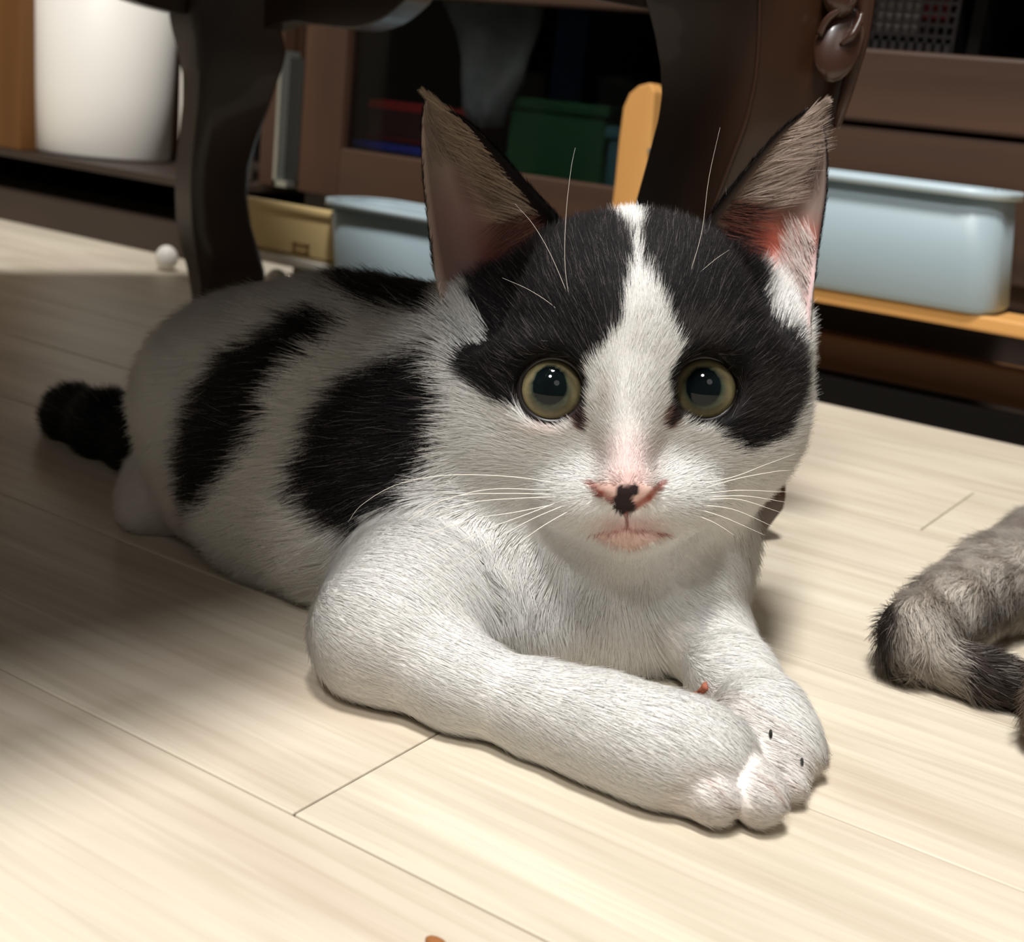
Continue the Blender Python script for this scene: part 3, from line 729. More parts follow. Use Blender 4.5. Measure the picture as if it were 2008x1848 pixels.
# hind foot and tail
chain([(430, 940, None, 120), (345, 955, None, 74), (318, 972, None, 64), (290, 985, None, 48)], .008, 'foot')
chain([(300, 990, None, 50), (280, 1002, None, 42)], .004, 'foot'); chain([(352, 1002, None, 42), (345, 1012, None, 34)], .003, 'foot')
tt = rest_t(330, 880, 56)+.006
chain([(400, 890, tt-.004, 80), (300, 880, tt, 60), (215, 838, None, 56), (150, 815, None, 46), (132, 810, None, 40)], .006, 'tail')
# arms
chain([(900, 1110, .330, 130), (790, 1200, .306, 120), (748, 1246, None, 120)], .018, 'arm')
chain([(748, 1246, None, 122), (900, 1338, None, 88), (1065, 1394, None, 86), (1180, 1428, None, 98), (1290, 1468, None, 102), (1365, 1484, None, 93), (1410, 1482, None, 76)], .008, 'arm')
chain([(1310, 1510, None, 74), (1396, 1562, None, 62)], .0012, 'paw')
chain([(1415, 1490, None, 74), (1484, 1562, None, 64)], .0008, 'paw')
chain([(1460, 1440, None, 72), (1532, 1505, None, 56), (1543, 1540, None, 42)], .0008, 'paw')
chain([(1350, 1150, .325, 105), (1390, 1255, None, 82), (1436, 1335, None, 80), (1500, 1420, None, 84), (1535, 1452, None, 72)], .007, 'arm')
chain([(1490, 1410, None, 74), (1574, 1478, None, 50)], .0025, 'paw'); chain([(1480, 1420, None, 74), (1540, 1505, None, 46)], .0014, 'paw')
# head
def HE(px, py, wd, rx, ry, rz, k=.007, g='head'):
    B.add('ell', (hp(px, py, wd), np.array([rx, ry, rz])*S0, HAX), k, g)
def HCAP(a, b, k=.005, g='head', sub=False):
    B.add('cap', (hp(*a[:3]), hp(*b[:3]), a[3]*S0, b[3]*S0), k, g, sub)
HE(1232, 690, -40, 285, 258, 260, .01); HE(1100, 705, -130, 235, 190, 150, .012); HE(1365, 690, -100, 222, 190, 160, .012)
HE(1232, 780, 10, 326, 200, 210, .014)
HE(1232, 650, 70, 235, 190, 175, .012)
HE(1080, 868, 60, 140, 112, 130, .014); HE(1392, 868, 60, 140, 112, 130, .014)
HE(1080, 702, 150, 92, 34, 62, .006); HE(1382, 702, 150, 92, 34, 62, .006)
HCAP((1235, 930, 60, 150), (1235, 990, 130, 95), .012)
HCAP((1233, 640, 185, 62), (1232, 780, 205, 52), .008)
HCAP((1232, 780, 205, 52), (1230, 925, 252, 44), .006)
HE(1158, 985, 196, 92, 60, 70, .007); HE(1314, 983, 196, 92, 60, 70, .007)
HE(1235, 1040, 185, 60, 42, 60, .005)
HE(1229, 955, 272, 54, 30, 30, .003)
EYES = [(1083, 766, 152), (1379, 764, 152)]
for ex, ey, ew in EYES:
    B.add('ell', (hp(ex, ey, ew-8), np.array([98, 92, 84])*S0, HAX), .006, 'head')
    B.add('ell', (hp(ex, ey, ew+52), np.array([64, 63, 70])*S0, HAX), .0012, 'head', sub=True)
for x_, y_ in ((960, 560), (1512, 555)): B.add('ell', (hp(x_, y_, 70), np.array([88, 125, 120])*S0, HAX), .006, 'head', sub=True)
# mouth crease and nostril wings
for a, b in (((1150, 1048, 232, 5), (1195, 1046, 255, 6)), ((1195, 1046, 255, 6), (1232, 1036, 262, 6)), ((1232, 1036, 262, 6), (1270, 1044, 255, 6)), ((1270, 1044, 255, 6), (1316, 1046, 232, 5)), ((1228, 1005, 280, 4), (1232, 1036, 270, 5))):
    HCAP(a, b, .0012, 'head', True)
V, Q = B.surface(.0007)
# ears: curved shells welded in as part of the same mesh
def ear(rowsL, wl, wr, dep, thick=9.0, nc=15):
    n = 26; t = np.linspace(0, len(rowsL)-1, n); k = np.arange(len(rowsL)); G = np.array([[r[0][0], r[0][1], r[1][0], r[1][1]] for r in rowsL], float)
    G = spline(G, n); WL = np.interp(t, k, wl); WR = np.interp(t, k, wr); DP = np.interp(t, k, dep)
    inn = []; out = []; sc = []
    for i in range(n):
        for j in range(nc):
            c = j/(nc-1); x = G[i, 0]*(1-c)+G[i, 2]*c; y = G[i, 1]*(1-c)+G[i, 3]*c
            w_ = WL[i]*(1-c)+WR[i]*c; q = 4*c*(1-c); q = q**.75
            inn.append(hp(x, y, w_-DP[i]*q)); out.append(hp(x, y, w_-DP[i]*q-thick*(.25+q)-2)); sc.append((i/(n-1), c))
    Vv = np.array(inn+out); m = n*nc; Fc = []
    for i in range(n-1):
        for j in range(nc-1):
            a = i*nc+j; Fc.append((a, a+1, a+nc+1, a+nc)); Fc.append((m+a, m+a+nc, m+a+nc+1, m+a+1))
    for i in range(n-1):
        a = i*nc; Fc.append((a, a+nc, m+a+nc, m+a)); a = i*nc+nc-1; Fc.append((a, m+a, m+a+nc, a+nc))
    for j in range(nc-1):
        a = (n-1)*nc+j; Fc.append((a, a+1, m+a+1, m+a))
    return Vv, np.array(Fc), np.array(sc+sc), m
earL = ear([((893, 700), (1150, 590)), ((868, 610), (1135, 505)), ((852, 525), (1106, 440)), ((841, 445), (1060, 388)), ((832, 365), (1012, 336)), ((827, 295), (966, 285)), ((827, 243), (920, 240)), ((832, 208), (868, 212)), ((838, 192), (842, 192))],
           [-30, -30, -30, -28, -25, -22, -20, -20, -20], [95, 80, 50, 30, 15, 0, -10, -18, -20], [150, 150, 135, 115, 90, 65, 40, 15, 0])
earR = ear([((1350, 600), (1588, 690)), ((1362, 510), (1590, 610)), ((1386, 432), (1600, 525)), ((1424, 382), (1610, 450)), ((1465, 331), (1620, 385)), ((1506, 282), (1622, 320)), ((1543, 246), (1618, 270)), ((1580, 221), (1611, 232)), ((1602, 211), (1606, 211))],
           [95, 80, 50, 30, 15, 0, -10, -18, -20], [-10, -20, -25, -28, -25, -22, -20, -20, -20], [140, 140, 130, 110, 88, 62, 38, 15, 0])
nb_ = len(V); parts = [(V, Q, None)]
VV = np.vstack([V, earL[0], earR[0]]); QQ = np.vstack([Q, earL[1]+nb_, earR[1]+nb_+len(earL[0])])
part_id = np.concatenate([np.zeros(nb_, int), np.full(len(earL[0]), 1), np.full(len(earR[0]), 2)])
inner = np.concatenate([np.zeros(nb_, bool), np.arange(len(earL[0])) < earL[3], np.arange(len(earR[0])) < earR[3]])
ESC = np.vstack([np.zeros((nb_, 2)), earL[2], earR[2]])
Nv, TT = vert_normals(VV, QQ)
# flip ear windings if needed so that inner faces look at the front
for pid in (1, 2):
    mI = (part_id == pid) & inner
    if (Nv[mI]@hz_).mean() < 0:
        fm = part_id[QQ[:, 0]] == pid; QQ[fm] = QQ[fm][:, ::-1]
Nv, TT = vert_normals(VV, QQ)
if ((Nv[:nb_]*(VV[:nb_]-VV[:nb_].mean(0))).sum(1)).mean() < 0:
    fm = part_id[QQ[:, 0]] == 0; QQ[fm] = QQ[fm][:, ::-1]; Nv, TT = vert_normals(VV, QQ)

WHITE = lin((250, 247, 242)); BLACK = lin((25, 22, 24)); WHK = 0; PINK = lin((236, 205, 198))
HB = [[(1213, 440), (1240, 485), (1245, 540), (1229, 599), (1218, 653), (1191, 696), (1153, 726), (1150, 800), (1138, 826), (1060, 836), (1015, 806), (996, 802), (958, 783), (921, 745), (907, 713), (915, 669), (926, 637), (937, 600), (930, 500), (900, 380), (1000, 300), (1150, 380)],
      [(1262, 440), (1251, 496), (1256, 545), (1283, 577), (1299, 615), (1321, 669), (1329, 696), (1318, 740), (1322, 812), (1348, 836), (1402, 850), (1418, 870), (1446, 888), (1483, 875), (1527, 859), (1554, 805), (1570, 756), (1570, 707), (1554, 669), (1532, 653), (1500, 620), (1480, 540), (1480, 380), (1400, 300), (1300, 380)]]
def zp(L): return [(80+x*.4482, 500+y*.4482) for x, y in L]
BB = [zp([(1250, 255), (1380, 285), (1385, 340), (1300, 430), (1180, 480), (1100, 570), (1050, 700), (960, 880), (860, 1000), (780, 1070), (700, 1145), (655, 1100), (650, 1000), (650, 880), (690, 720), (760, 580), (870, 430), (1000, 370), (1100, 300)]),
      zp([(1760, 400), (1650, 430), (1500, 490), (1380, 580), (1290, 680), (1230, 800), (1180, 920), (1170, 980), (1220, 1060), (1300, 1150), (1400, 1190), (1500, 1100), (1620, 1095), (1700, 985), (1760, 860), (1800, 720), (1800, 600), (1765, 500), (1760, 400)]),
      zp([(1330, 160), (1360, 60), (1800, 60), (1790, 290), (1740, 265), (1600, 272), (1480, 232), (1380, 190)])]
def zq(L): return [(950+x/3.65, 680+y/3.65) for x, y in L]
NOSE = zq([(758, 965), (830, 1050), (920, 1100), (1000, 1205), (1090, 1165), (1180, 1115), (1275, 975), (1200, 1005), (1100, 975), (960, 985), (850, 965)])
SPOT = zq([(965, 985), (1040, 990), (1112, 985), (1112, 1045), (1055, 1085), (1095, 1160), (1040, 1200), (1000, 1210), (930, 1160), (920, 1090)])
LIP = zq([(750, 1340), (870, 1310), (1000, 1275), (1180, 1305), (1340, 1330), (1230, 1385), (1130, 1435), (1030, 1455), (900, 1415)])
def coat(P, grp, jit, hairmode=False):
    x, y, _ = proj(P); n = len(P); c = np.tile(WHITE, (n, 1)); jx = jit*1.0
    hd = np.isin(grp, ['head']); bd = np.isin(grp, ['body', 'thigh', 'neck'])
    dpt = (P-HC)@HAX[2]
    for pl in HB:
        sd = poly_sd(x, y, pl); f = sstep(.5-(sd+jx*.8)/9.0)*(hd & (dpt > -.024)); c = mixc(c, BLACK, f)
    for pl in BB:
        sd = poly_sd(x, y, pl); f = sstep(.5-(sd+jx*1.6)/16.0)*bd; c = mixc(c, BLACK, f)
    c = mixc(c, lin((20, 19, 22)), 1.0*(grp == 'tail'))
    # brown-black thinning around the right eye patch
    f = hd*sstep(1-np.hypot((x-1490)/90, (y-790)/90))*.55*(c[:, 0] < .1); c = mixc(c, lin((62, 56, 54)), f)
    f = hd*sstep(1-np.hypot((x-1370)/80, (y-660)/45))*.35*(c[:, 0] < .1); c = mixc(c, lin((90, 84, 80)), f)
    # pink skin showing on the muzzle
    pk = lambda cx, cy, rx, ry, s_: hd*sstep(1-np.hypot((x-cx)/rx, (y-cy)/ry))*s_
    c = mixc(c, lin((238, 206, 204)), pk(1232, 900, 90, 90, .8)); c = mixc(c, lin((232, 190, 182)), pk(1232, 940, 75, 38, .75))
    c = mixc(c, lin((222, 180, 168)), pk(1234, 1030, 110, 40, .8))
    c = mixc(c, lin((238, 212, 204)), pk(1075, 845, 70, 22, .6))
    c = mixc(c, lin((205, 196, 186)), pk(1192, 785, 22, 55, .5))  # greyer patch beside the nose bridge
    f = np.clip(.5-poly_sd(x, y, LIP)/5, 0, 1)*hd; c = mixc(c, lin((216, 172, 158)), f*.75)
    for cx, cy, rx, ry in ((1144, 828, 17, 24), (1308, 824, 17, 24)):
        c = mixc(c, lin((120, 72, 58)), hd*sstep((1.15-np.hypot((x-cx)/rx, (y-cy)/ry))/.5)*.85)
    f = np.clip(.5-poly_sd(x, y, NOSE)/10, 0, 1)*hd; c = mixc(c, lin((230, 184, 172)), f*.8)
    for a, b_ in (((1158, 948), (1177, 968)), ((1177, 968), (1204, 982)), ((1298, 948), (1273, 976)), ((1273, 976), (1248, 992))):
        e = np.array(b_)-np.array(a); t = np.clip(((x-a[0])*e[0]+(y-a[1])*e[1])/(e@e), 0, 1); dd = np.hypot(x-a[0]-t*e[0], y-a[1]-t*e[1]); c = mixc(c, lin((150, 72, 60)), hd*np.clip(1.6-dd/6, 0, 1)*.8)
    f = np.clip(.5-poly_sd(x, y, SPOT)/3, 0, 1)*hd; c = mixc(c, lin((52, 42, 42)), f)
    for a, b_, w_ in (((1228, 1005), (1232, 1036), 3), ((1160, 1048), (1205, 1044), 2.5), ((1205, 1044), (1232, 1036), 2.5), ((1232, 1036), (1268, 1043), 2.5), ((1268, 1043), (1308, 1047), 2.5)):
        e = np.array(b_)-np.array(a); t = np.clip(((x-a[0])*e[0]+(y-a[1])*e[1])/(e@e), 0, 1); dd = np.hypot(x-a[0]-t*e[0], y-a[1]-t*e[1])
        c = mixc(c, lin((150, 88, 78)), hd*np.clip(1.4-dd/w_, 0, 1)*.8)
    for pl in (((1118, 800), (1150, 770), (1158, 800), (1154, 852), (1140, 842)), ((1342, 806), (1318, 770), (1306, 800), (1302, 842), (1318, 836))):
        c = mixc(c, lin((40, 24, 20)), hd*np.clip(.5-poly_sd(x, y, pl)/7, 0, 1)*.9)
    # dark eyelid skin
    for ex, ey, ew in EYES:
        dd = np.hypot((x-ex)/1.02, y-ey); c = mixc(c, lin((14, 11, 10)), hd*np.clip((79-dd)/7, 0, 1)*(dpt > .008))
    # pink paws
    pw = np.isin(grp, ['paw', 'foot']); c = mixc(c, lin((240, 214, 206)), pw*.22)
    for pl in (((1386, 1525), (1405, 1560), (1428, 1590), (1438, 1622)), ((1478, 1514), (1505, 1540), (1535, 1570)), ((1540, 1530), (1556, 1552))):  # shade between the toes, painted as darker crease lines
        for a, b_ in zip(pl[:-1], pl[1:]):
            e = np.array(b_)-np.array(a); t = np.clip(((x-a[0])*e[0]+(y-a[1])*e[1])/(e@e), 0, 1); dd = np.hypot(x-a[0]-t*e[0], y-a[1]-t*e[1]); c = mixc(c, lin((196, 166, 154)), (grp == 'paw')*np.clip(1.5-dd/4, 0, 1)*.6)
    return c
def ear_col(sc, inn, pid, P):
    s_, c_ = sc[:, 0], sc[:, 1]; out = np.tile(BLACK, (len(sc), 1))
    if pid == 1:
        ic = np.tile(lin((168, 150, 138)), (len(sc), 1))
        ic = mixc(ic, lin((176, 140, 138)), sstep((.62-s_)/.3)*.8); ic = mixc(ic, lin((128, 62, 58)), sstep((.42-s_)/.22)*sstep((c_-.22)/.2)*.9)
        ic = mixc(ic, lin((96, 70, 70)), sstep(1-np.hypot((s_-.5)/.2, (c_-.42)/.14))*.6)
        ic = mixc(ic, lin((205, 180, 165)), sstep((.1-c_)/.1)); ic = mixc(ic, BLACK, sstep((c_-.78)/.1))
        ic = mixc(ic, lin((120, 104, 96)), sstep((s_-.9)/.1)*.7)
        white = (c_ < .16) & (s_ < .3)
        out = mixc(out, WHITE, sstep((.3-c_)/.1)*sstep((.45-s_)/.1))
    else:
        ic = np.tile(lin((166, 146, 136)), (len(sc), 1))
        ic = mixc(ic, lin((214, 112, 92)), sstep((.44-s_)/.16)*sstep((c_-.12)/.2)*.95)
        ic = mixc(ic, lin((150, 116, 108)), sstep(1-np.hypot((s_-.5)/.25, (c_-.7)/.2))*.6)
        ic = mixc(ic, BLACK, sstep((.13-c_)/.08)); ic = mixc(ic, lin((50, 40, 40)), sstep((c_-.93)/.04))
        ic = mixc(ic, lin((230, 200, 198)), sstep((.34-s_)/.1)*sstep((c_-.68)/.12))
        out = mixc(out, WHITE, sstep((c_-.7)/.1)*sstep((.4-s_)/.1))
    return np.where(inn[:, None], ic, out)
grpB, _ = B.groups(VV[:nb_])
jitV = vnoise(VV[:nb_], .0016, 3)*4
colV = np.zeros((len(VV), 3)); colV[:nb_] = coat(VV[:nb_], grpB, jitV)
for pid in (1, 2):
    m_ = part_id == pid; colV[m_] = ear_col(ESC[m_], inner[m_], pid, VV[m_])
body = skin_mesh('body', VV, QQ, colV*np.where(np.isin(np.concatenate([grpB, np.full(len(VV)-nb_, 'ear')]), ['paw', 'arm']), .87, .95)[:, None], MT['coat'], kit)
# eyes
def eye_mat():
    m = mat('kitten_eye', (120, 116, 74), 0.08, spec=0.05, coat=0.5); nt = m.node_tree; N = nt.nodes; L = nt.links
    a = N.new('ShaderNodeAttribute'); a.attribute_name = 'rad'; cr = N.new('ShaderNodeValToRGB'); L.new(a.outputs['Fac'], cr.inputs['Fac'])
    el = cr.color_ramp.elements
    while len(el) > 1: el.remove(el[-1])
    st = [(0.0, (8, 14, 16)), (.50, (12, 20, 22)), (.56, (70, 78, 62)), (.64, (104, 98, 76)), (.78, (146, 136, 102)), (.88, (126, 116, 86)), (.94, (40, 32, 22)), (1.0, (12, 9, 8))]
    el[0].position = 0; el[0].color = rgba(st[0][1])
    for p, c in st[1:]: e_ = el.new(p); e_.color = rgba(c)
    tc = N.new('ShaderNodeTexCoord'); nz = N.new('ShaderNodeTexNoise'); nz.inputs['Scale'].default_value = 900; L.new(tc.outputs['Object'], nz.inputs['Vector'])
    mx = N.new('ShaderNodeMix'); mx.data_type = 'RGBA'; mx.blend_type = 'MULTIPLY'; mx.inputs[0].default_value = .35
    L.new(cr.outputs[0], mx.inputs[6]); L.new(nz.outputs['Fac'], mx.inputs[7]); L.new(mx.outputs[2], N['Principled BSDF'].inputs['Base Color'])
    return m
EM = eye_mat()
for (ex, ey, ew), (pxx, pyy) in zip(EYES, ((1082, 757), (1376, 759))):
    c = hp(ex, ey, ew); R_ = 70*S0; Vv, Fc = ball(c, R_, 48, 32, ax=np.array([HAX[0], HAX[2], HAX[1]]))
    o = mesh_obj('eye', Vv, Fc, EM, kit, True)
    P = np.array(Vv); L_ = (P-c)@HAX.T; x, y = L_[:, 0]/(S0*60), L_[:, 1]/(S0*60)
    ax_, ay_ = (pxx-ex)/60, -(pyy-ey)/60
    r_in = np.hypot(x-ax_, (y-ay_)*.9); r_out = np.hypot(x, y)
    rad = np.where(r_in < .56, r_in, np.maximum(r_out, .56)); rad = np.where(L_[:, 2] < 0, 1.0, np.minimum(rad, 1.0))
    at = o.data.attributes.new('rad', 'FLOAT', 'POINT'); at.data.foreach_set('value', rad.astype(np.float32))
    # lid rim
    n = 48; pts = []
    for k_ in range(n+1):
        a = 2*math.pi*k_/n; pts.append(hp(ex+65*math.cos(a), ey+64*math.sin(a)-1, ew+42+6*math.cos(a)*(1 if ex > HX else -1)*-1))
    Vv, Fc = tube(pts, [8.2*S0]*(n+1), 8); mesh_obj('eyelid_rim', Vv, Fc, mat('eyelid_dark', (22, 16, 14), .35), o, True)
# fur
PEL, SHO, NOS = K(400, 860, .4), K(980, 880, .345), hp(1230, 960, 270)
def soft_w(dd, names, sig=.004):
    A = np.stack([dd[k] for k in names]); W_ = np.exp(-(A-A.min(0))/sig); return W_/W_.sum(0)
def field(P, N, dd, names, wts):
    D = np.zeros_like(P)
    for nm, wt in zip(names, wts):
        if nm == 'head':
            v = P-NOS; v /= np.linalg.norm(v, axis=1)[:, None]+1e-9; v = v-HAX[2]*.3
        else:
            vec = dict(chest=np.array([0, 0, -1.])+(-hx_)*.15, neck=(PEL-SHO)*5+np.array([0, 0, -.7]), arm=K(1480, 1560, .262)-K(750, 1250, .29), paw=K(1560, 1580, .26)-K(1290, 1460, .275),
                foot=K(280, 1010, .39)-K(400, 960, .385), tail=K(130, 812, .42)-K(300, 875, .40), thigh=(PEL-SHO)*4+np.array([0, 0, -.5])).get(nm, (PEL-SHO)/np.linalg.norm(PEL-SHO)+np.array([0, 0, -.2]))
            v = np.tile(vec/np.linalg.norm(vec), (len(P), 1))
        D += v*wt[:, None]
    return tangent(D, N)
NH = 480000
gv = np.full(len(VV), 'body', dtype='<U6'); gv[:nb_] = grpB
dens = np.ones(len(VV)); dens[gv == 'head'] = 3.0; dens[np.isin(gv, ['arm', 'paw'])] = 1.1; dens[gv == 'chest'] = 1.2; dens[part_id > 0] = 2.0; dens[inner] = 0.0
fr = Nv@hz_; dens *= np.where(fr > -.25, 1.0, .25)
eyed = np.minimum(*[np.linalg.norm(VV-hp(ex, ey, ew+20), axis=1) for ex, ey, ew in EYES]); dens[(eyed < 66*S0*1.06)] = 0
xx, yy, _ = proj(VV); dens[(poly_sd(xx, yy, NOSE) < 1) & (gv == 'head')] = 0; dens[(poly_sd(xx, yy, LIP) < -2) & (gv == 'head')] *= .15
R, N, tid = sample(VV, TT, Nv, dens, NH)
g, dd = B.groups(R)
R_ear = np.where(part_id[tid] > 0)[0]
g = g.astype('<U6')
gn = sorted(dd); wts = soft_w(dd, gn); D_ = field(R, N, dd, gn, wts)
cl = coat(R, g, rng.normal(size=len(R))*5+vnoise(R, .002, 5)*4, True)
# colour of hair growing on the backs of the ears
if len(R_ear):
    x, y, _ = proj(R[R_ear]); ce = np.tile(BLACK, (len(R_ear), 1))
    wl = ((x < 960) & (y > 520)) | ((x > 1530) & (y > 560)); ce[wl] = WHITE; cl[R_ear] = ce
    up = hy_*1.0; D_[R_ear] = tangent(np.tile(up, (len(R_ear), 1)), N[R_ear])
LEN = dict(body=.0085, thigh=.008, neck=.008, chest=.008, arm=.0034, paw=.0026, foot=.003, tail=.0065, head=.0040)
ln = (wts*np.array([LEN[k] for k in gn])[:, None]).sum(0); hd = g == 'head'
nd = np.linalg.norm(R-NOS, axis=1); ln[hd] = np.interp(nd[hd], [.006, .018, .035, .055], [.0010, .0022, .0038, .0065]); ln[R_ear] = .0018
ln *= rng.uniform(.65, 1.25, len(ln))
lf = np.where(hd, .22, .30); lf[np.isin(g, ['paw', 'arm'])] = .10
lum = 1+rng.normal(size=len(R))*.04; cl = np.clip(cl*lum[:, None], 0, .93)
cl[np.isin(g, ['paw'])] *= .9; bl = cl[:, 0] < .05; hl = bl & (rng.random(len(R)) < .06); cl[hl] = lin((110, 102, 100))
clump = np.stack([vnoise(R, .0035, s_) for s_ in (11, 12, 13)], 1)*.38+np.stack([vnoise(R, .009, s_) for s_ in (21, 22, 23)], 1)*.25
cs_ = np.where(np.isin(g, ['arm', 'paw', 'foot']), .13, np.where(g == 'head', .6, 1.0)); D2 = tangent(D_+clump*cs_[:, None], N)
FM = fur_mat('kitten_fur')
rad = np.where(np.isin(g, ['head', 'paw', 'arm']), .000042, .00007)
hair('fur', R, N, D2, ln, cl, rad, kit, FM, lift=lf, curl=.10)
# long pale hair inside the ears
def ear_hair(E_, pid, n, c0, c1, s0, s1, dc, ds, l0, l1, cols):
    nn = 26; nc = 15; Gp = E_[0][:E_[3]].reshape(nn, nc, 3)
    s_ = rng.uniform(s0, s1, n); c = rng.uniform(c0, c1, n)
    def pos(s_, c):
        a = np.clip(s_, 0, .999)*(nn-1); b = np.clip(c, 0, .999)*(nc-1); i = a.astype(int); j = b.astype(int); fa = (a-i)[:, None]; fb = (b-j)[:, None]
        return (Gp[i, j]*(1-fa)+Gp[i+1, j]*fa)*(1-fb)+(Gp[i, j+1]*(1-fa)+Gp[i+1, j+1]*fa)*fb
    R0 = pos(s_, c); tip = pos(np.clip(s_+ds, 0, .99), np.clip(c+dc, .02, .98)); Dd = tip-R0; Dd /= np.linalg.norm(Dd, axis=1)[:, None]+1e-9
    Nn = np.tile(hz_, (n, 1)); Dd = Dd+rng.normal(size=Dd.shape)*.08; Dd /= np.linalg.norm(Dd, axis=1)[:, None]
    k_ = vnoise(R0, .004, 9)[:, None]; cc = np.where(rng.random((n, 1)) < .5, lin(cols[0]), lin(cols[1]))
    taper = np.interp(s_, [0, .6, .85, 1], [1, .9, .5, .28])
    return R0+Nn*.0006, Nn, Dd+.25*k_*np.cross(Nn, Dd), rng.uniform(l0, l1, n)*taper, cc
for E_, pid, dc in ((earL, 1, -.45), (earR, 2, .45)):
    if pid == 1:
        sets = [ear_hair(E_, 1, 1500, .62, .90, .30, .97, -.5, .16, .006, .011, ((196, 176, 154), (150, 132, 118))), ear_hair(E_, 1, 700, .1, .6, .55, .97, -.2, .14, .003, .006, ((178, 160, 146), (150, 134, 124))),
                ear_hair(E_, 1, 260, .55, .9, .18, .34, -.4, -.05, .005, .009, ((120, 80, 70), (90, 60, 56)))]
    else:
        sets = [ear_hair(E_, 2, 1900, .10, .42, .36, .97, .5, .12, .006, .012, ((214, 196, 184), (176, 156, 144))), ear_hair(E_, 2, 500, .4, .9, .5, .95, .2, .14, .003, .006, ((180, 160, 150), (146, 126, 118))),
                ear_hair(E_, 2, 420, .08, .35, .16, .36, .5, .05, .004, .008, ((40, 32, 32), (150, 96, 84))), ear_hair(E_, 2, 500, .72, .97, .12, .34, -.25, .1, .003, .006, ((246, 236, 230), (240, 214, 208)))]
    a = [np.concatenate([s_[k] for s_ in sets]) for k in range(5)]
    hair('ear_hair', a[0], a[1], a[2], a[3], a[4], .00006, kit, FM, lift=.18, curl=.07, npt=6)
# whiskers and brow hairs: each its own curved strand
WH = [[(1095, 948, 235), (1000, 935, 240), (880, 932, 250), (780, 950, 250), (710, 990, 245), (682, 1025, 240)],
      [(1085, 970, 235), (1000, 968, 245), (900, 972, 255), (830, 1000, 255), (790, 1030, 250)],
      [(1090, 975, 235), (1010, 978, 245), (930, 985, 255), (860, 1005, 258), (820, 1022, 255)],
      [(1085, 990, 230), (1010, 1005, 245), (930, 1018, 255), (850, 1045, 258), (790, 1085, 255)],
      [(1095, 985, 235), (1030, 1010, 250), (950, 1040, 262), (880, 1075, 266), (820, 1110, 262)],
      [(1110, 990, 235), (1040, 1020, 255), (960, 1065, 268), (900, 1105, 270)],
      [(1085, 962, 230), (960, 960, 235), (860, 985, 235), (800, 1020, 230)],
      [(1120, 1000, 235), (1060, 1035, 255), (1000, 1080, 265), (960, 1120, 268)],
      [(1372, 950, 235), (1440, 935, 240), (1500, 912, 240), (1560, 890, 235)],
      [(1378, 958, 235), (1450, 938, 245), (1520, 925, 245), (1550, 922, 240)],
      [(1385, 968, 235), (1450, 962, 250), (1545, 965, 255)],
      [(1385, 975, 235), (1460, 973, 250), (1540, 985, 255)],
      [(1380, 980, 235), (1450, 980, 250), (1530, 1005, 255)],
      [(1370, 990, 235), (1440, 1000, 250), (1520, 1035, 255)],
      [(1360, 996, 235), (1420, 1015, 250), (1500, 1050, 255)],
      [(1350, 1005, 235), (1400, 1025, 245), (1440, 1050, 250)],
      [(1140, 660, 205), (1120, 600, 225), (1108, 520, 245), (1110, 420, 255), (1120, 330, 255), (1128, 290, 250)],
      [(1146, 665, 205), (1118, 590, 225), (1080, 500, 240), (1045, 440, 245), (1010, 400, 240)],
      [(1130, 655, 205), (1090, 605, 220), (1040, 570, 225), (985, 545, 220)],
      [(1150, 660, 205), (1142, 600, 220), (1128, 540, 230)],
      [(1318, 650, 205), (1345, 560, 225), (1375, 460, 240), (1390, 350, 245), (1412, 250, 240)],
      [(1312, 640, 205), (1350, 560, 222), (1395, 515, 225), (1430, 490, 220)],
      [(1322, 690, 205), (1355, 665, 222), (1400, 650, 228)], [(1318, 700, 205), (1350, 690, 225), (1385, 672, 232)],
      [(1150, 690, 205), (1105, 672, 225), (1060, 668, 228)]]
bvb = BVHTree.FromPolygons([tuple(v) for v in V], [tuple(int(k) for k in q) for q in Q])
for i, wk in enumerate(WH):
    x0, y0, _w = wk[0]; d = ray(x0, y0); hit = bvb.ray_cast(Vector(CP), Vector(d).normalized())
    P = [hp(*p) for p in wk]
    if hit[0] is not None: P[0] = np.array(hit[0])+ (np.array(hit[0])-CP)*.002
    pts = spline(P, 22); thick = .00011 if i < 16 else .00007
    Vv, Fc = tube(pts, [thick*(1-.8*j/21) for j in range(22)], 5); mesh_obj('whisker', Vv, Fc, MT['whisker'], kit, True)
# wrist pad and claws
pp = []
for q_ in ((1352, 1364), (1364, 1361), (1376, 1354), (1386, 1344)):
    hit = bvb.ray_cast(Vector(CP), Vector(ray(*q_)).normalized())
    if hit[0] is not None: pp.append(np.array(hit[0])-M[2]*.0006)
if len(pp) > 2:
    Vv, Fc = tube(spline(pp, 10), [.0004+.0007*j/9 for j in range(10)], 8); mesh_obj('wrist_pad', Vv, Fc, mat('wrist_pad', (160, 92, 70), .7), kit, True, label='reddish bare pad on the wrist')
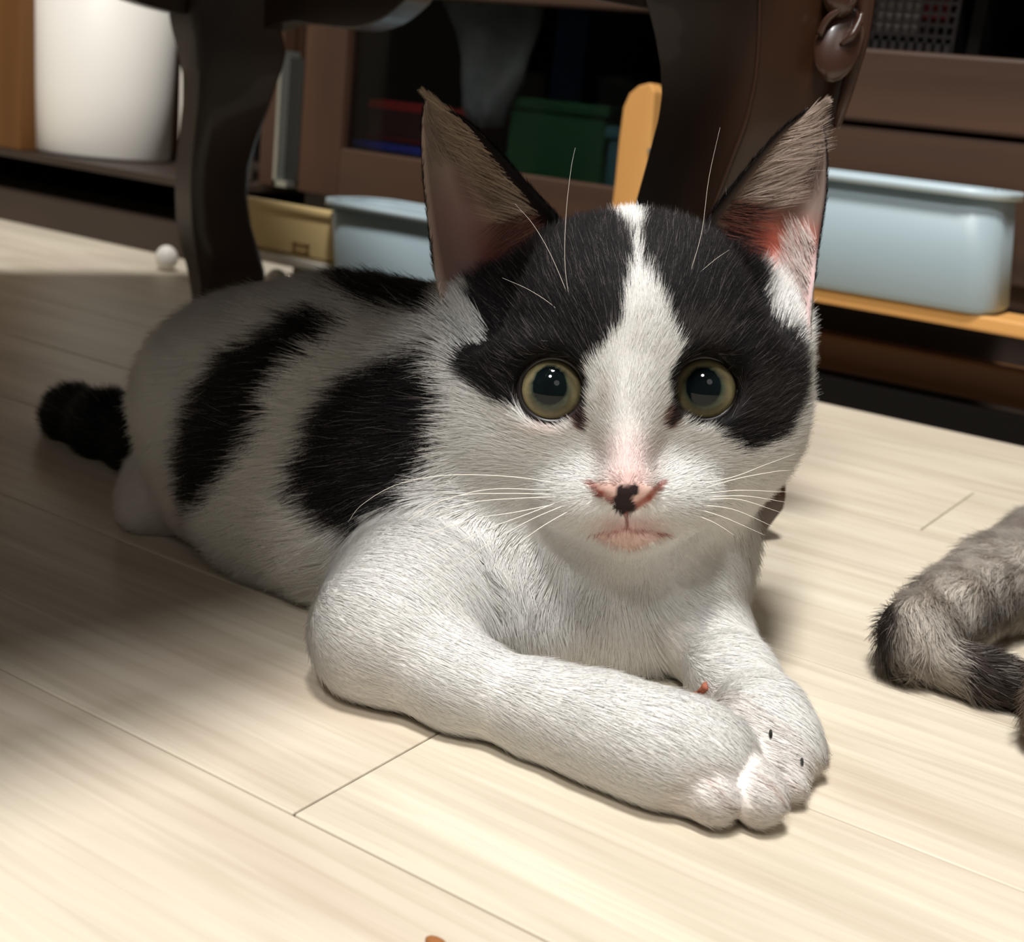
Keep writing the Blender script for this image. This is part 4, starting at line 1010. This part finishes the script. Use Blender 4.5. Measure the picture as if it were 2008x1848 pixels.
# ------------------------------------------------------------------ grey tabby at the right edge
cat = empty('grey_cat', (float(K(2200, 1250, .35)[0]), float(K(2200, 1250, .35)[1]), 0), 'grey tabby cat at the right edge with only its curled tail in view', 'cat')
G = Body((-.13, .22, -.004), (.17, .50, .13), .0015)
def gchain(L, k, g):
    L = [(x, y, rest_t(x, y, r) if t is None else t, r) for x, y, t, r in L]
    for a, b in zip(L[:-1], L[1:]): G.add('cap', (K(*a[:3]), K(*b[:3]), a[3]*a[2]/F, b[3]*b[2]/F), k, g)
gchain([(2330, 1010, None, 120), (2180, 1040, None, 100), (2050, 1088, None, 90), (1950, 1146, None, 88), (1860, 1202, None, 84)], .006, 'upper')
gchain([(1860, 1202, None, 84), (1800, 1245, None, 78), (1785, 1268, None, 70)], .004, 'bend')
gchain([(1785, 1262, None, 62), (1850, 1296, None, 56), (1930, 1326, None, 54), (2010, 1350, None, 46), (2070, 1365, None, 42)], .002, 'lower')
GB = np.array([M[0], -M[1], -M[2]])
G.add('ell', (K(2560, 980, .37), np.array([.062, .050, .050]), GB), .01, 'upper'); G.add('ell', (K(2400, 1130, .345), np.array([.034, .032, .034]), GB), .008, 'leg')
gchain([(2330, 1200, None, 130), (2150, 1300, None, 100), (2085, 1400, None, 82)], .006, 'leg')
Vg, Qg = G.surface(.0010)
Ng, Tg = vert_normals(Vg, Qg)
if ((Ng*(Vg-Vg.mean(0))).sum(1)).mean() < 0: Qg = Qg[:, ::-1]; Ng, Tg = vert_normals(Vg, Qg)
def gcoat(P, grp, jit):
    x, y, _ = proj(P); c = np.tile(lin((178, 170, 160)), (len(P), 1))
    dk = lin((52, 44, 40)); md = lin((120, 108, 98))
    band = np.sin((x*.80-y*.6)/13+vnoise(P, .006, 31)*2.2); c = mixc(c, md, sstep((band-.1)/.8)*.6*(np.isin(grp, ['upper', 'bend'])))
    c = mixc(c, dk, sstep((1782+jit*2-x)/40)*sstep((y-1080)/70)); c = mixc(c, md, sstep((1850-x)/90)*sstep((1200-y+0*x)/60)*.6)
    c = mixc(c, dk, sstep((x-1862+(1330-y)*.15+jit*3)/46)*(grp == 'lower')); c = mixc(c, lin((90, 80, 74)), sstep((y-1340)/30)*(grp == 'lower')*.5)
    c = mixc(c, lin((128, 112, 100)), 1.0*(grp == 'leg'))
    return c
gg, _ = G.groups(Vg)
skin_mesh('body', Vg, Qg, gcoat(Vg, gg, vnoise(Vg, .003, 7)*4)*.9, MT['coat'], cat)
dn = np.where(Ng@M[2] < .25, 1.0, .2)
Rg, Nn_, _t = sample(Vg, Tg, Ng, dn, 80000)
gg, dg = G.groups(Rg); gnn = sorted(dg); wg = soft_w(dg, gnn)
vecs = dict(upper=K(1900, 1190, .33)-K(2200, 1040, .35), bend=K(1780, 1300, .33)-K(1800, 1200, .35), lower=K(2000, 1340, .33)-K(1800, 1290, .33), leg=K(2085, 1420, .32)-K(2200, 1250, .34))
Dg = sum(np.tile(vecs[k]/np.linalg.norm(vecs[k]), (len(Rg), 1))*wt[:, None] for k, wt in zip(gnn, wg))
Dg = tangent(Dg+np.stack([vnoise(Rg, .004, s_) for s_ in (41, 42, 43)], 1)*.5, Nn_)
cg = gcoat(Rg, gg, rng.normal(size=len(Rg))*5)*(1+rng.normal(size=(len(Rg), 1))*.18); pale = rng.random(len(Rg)) < .15; cg[pale] = cg[pale]*.5+lin((200, 192, 182))*.4
hair('fur', Rg, Nn_, Dg, rng.uniform(.0035, .006, len(Rg)), np.clip(cg, .004, .9), .00007, cat, FM, lift=.34, curl=.10)


for cx_, cy_ in ((1510, 1438), (1571, 1494)):
    hit = bvb.ray_cast(Vector(CP), Vector(ray(cx_, cy_)).normalized())
    if hit[0] is not None:
        Vv, Fc = ball(np.array(hit[0])-.0007*M[2], (.0004, .0010, .0006), 8, 6, ax=np.array([M[0], -M[1], -M[2]])); mesh_obj('claw', Vv, Fc, MT['chromed'], kit, True, label='small dark claw tip')
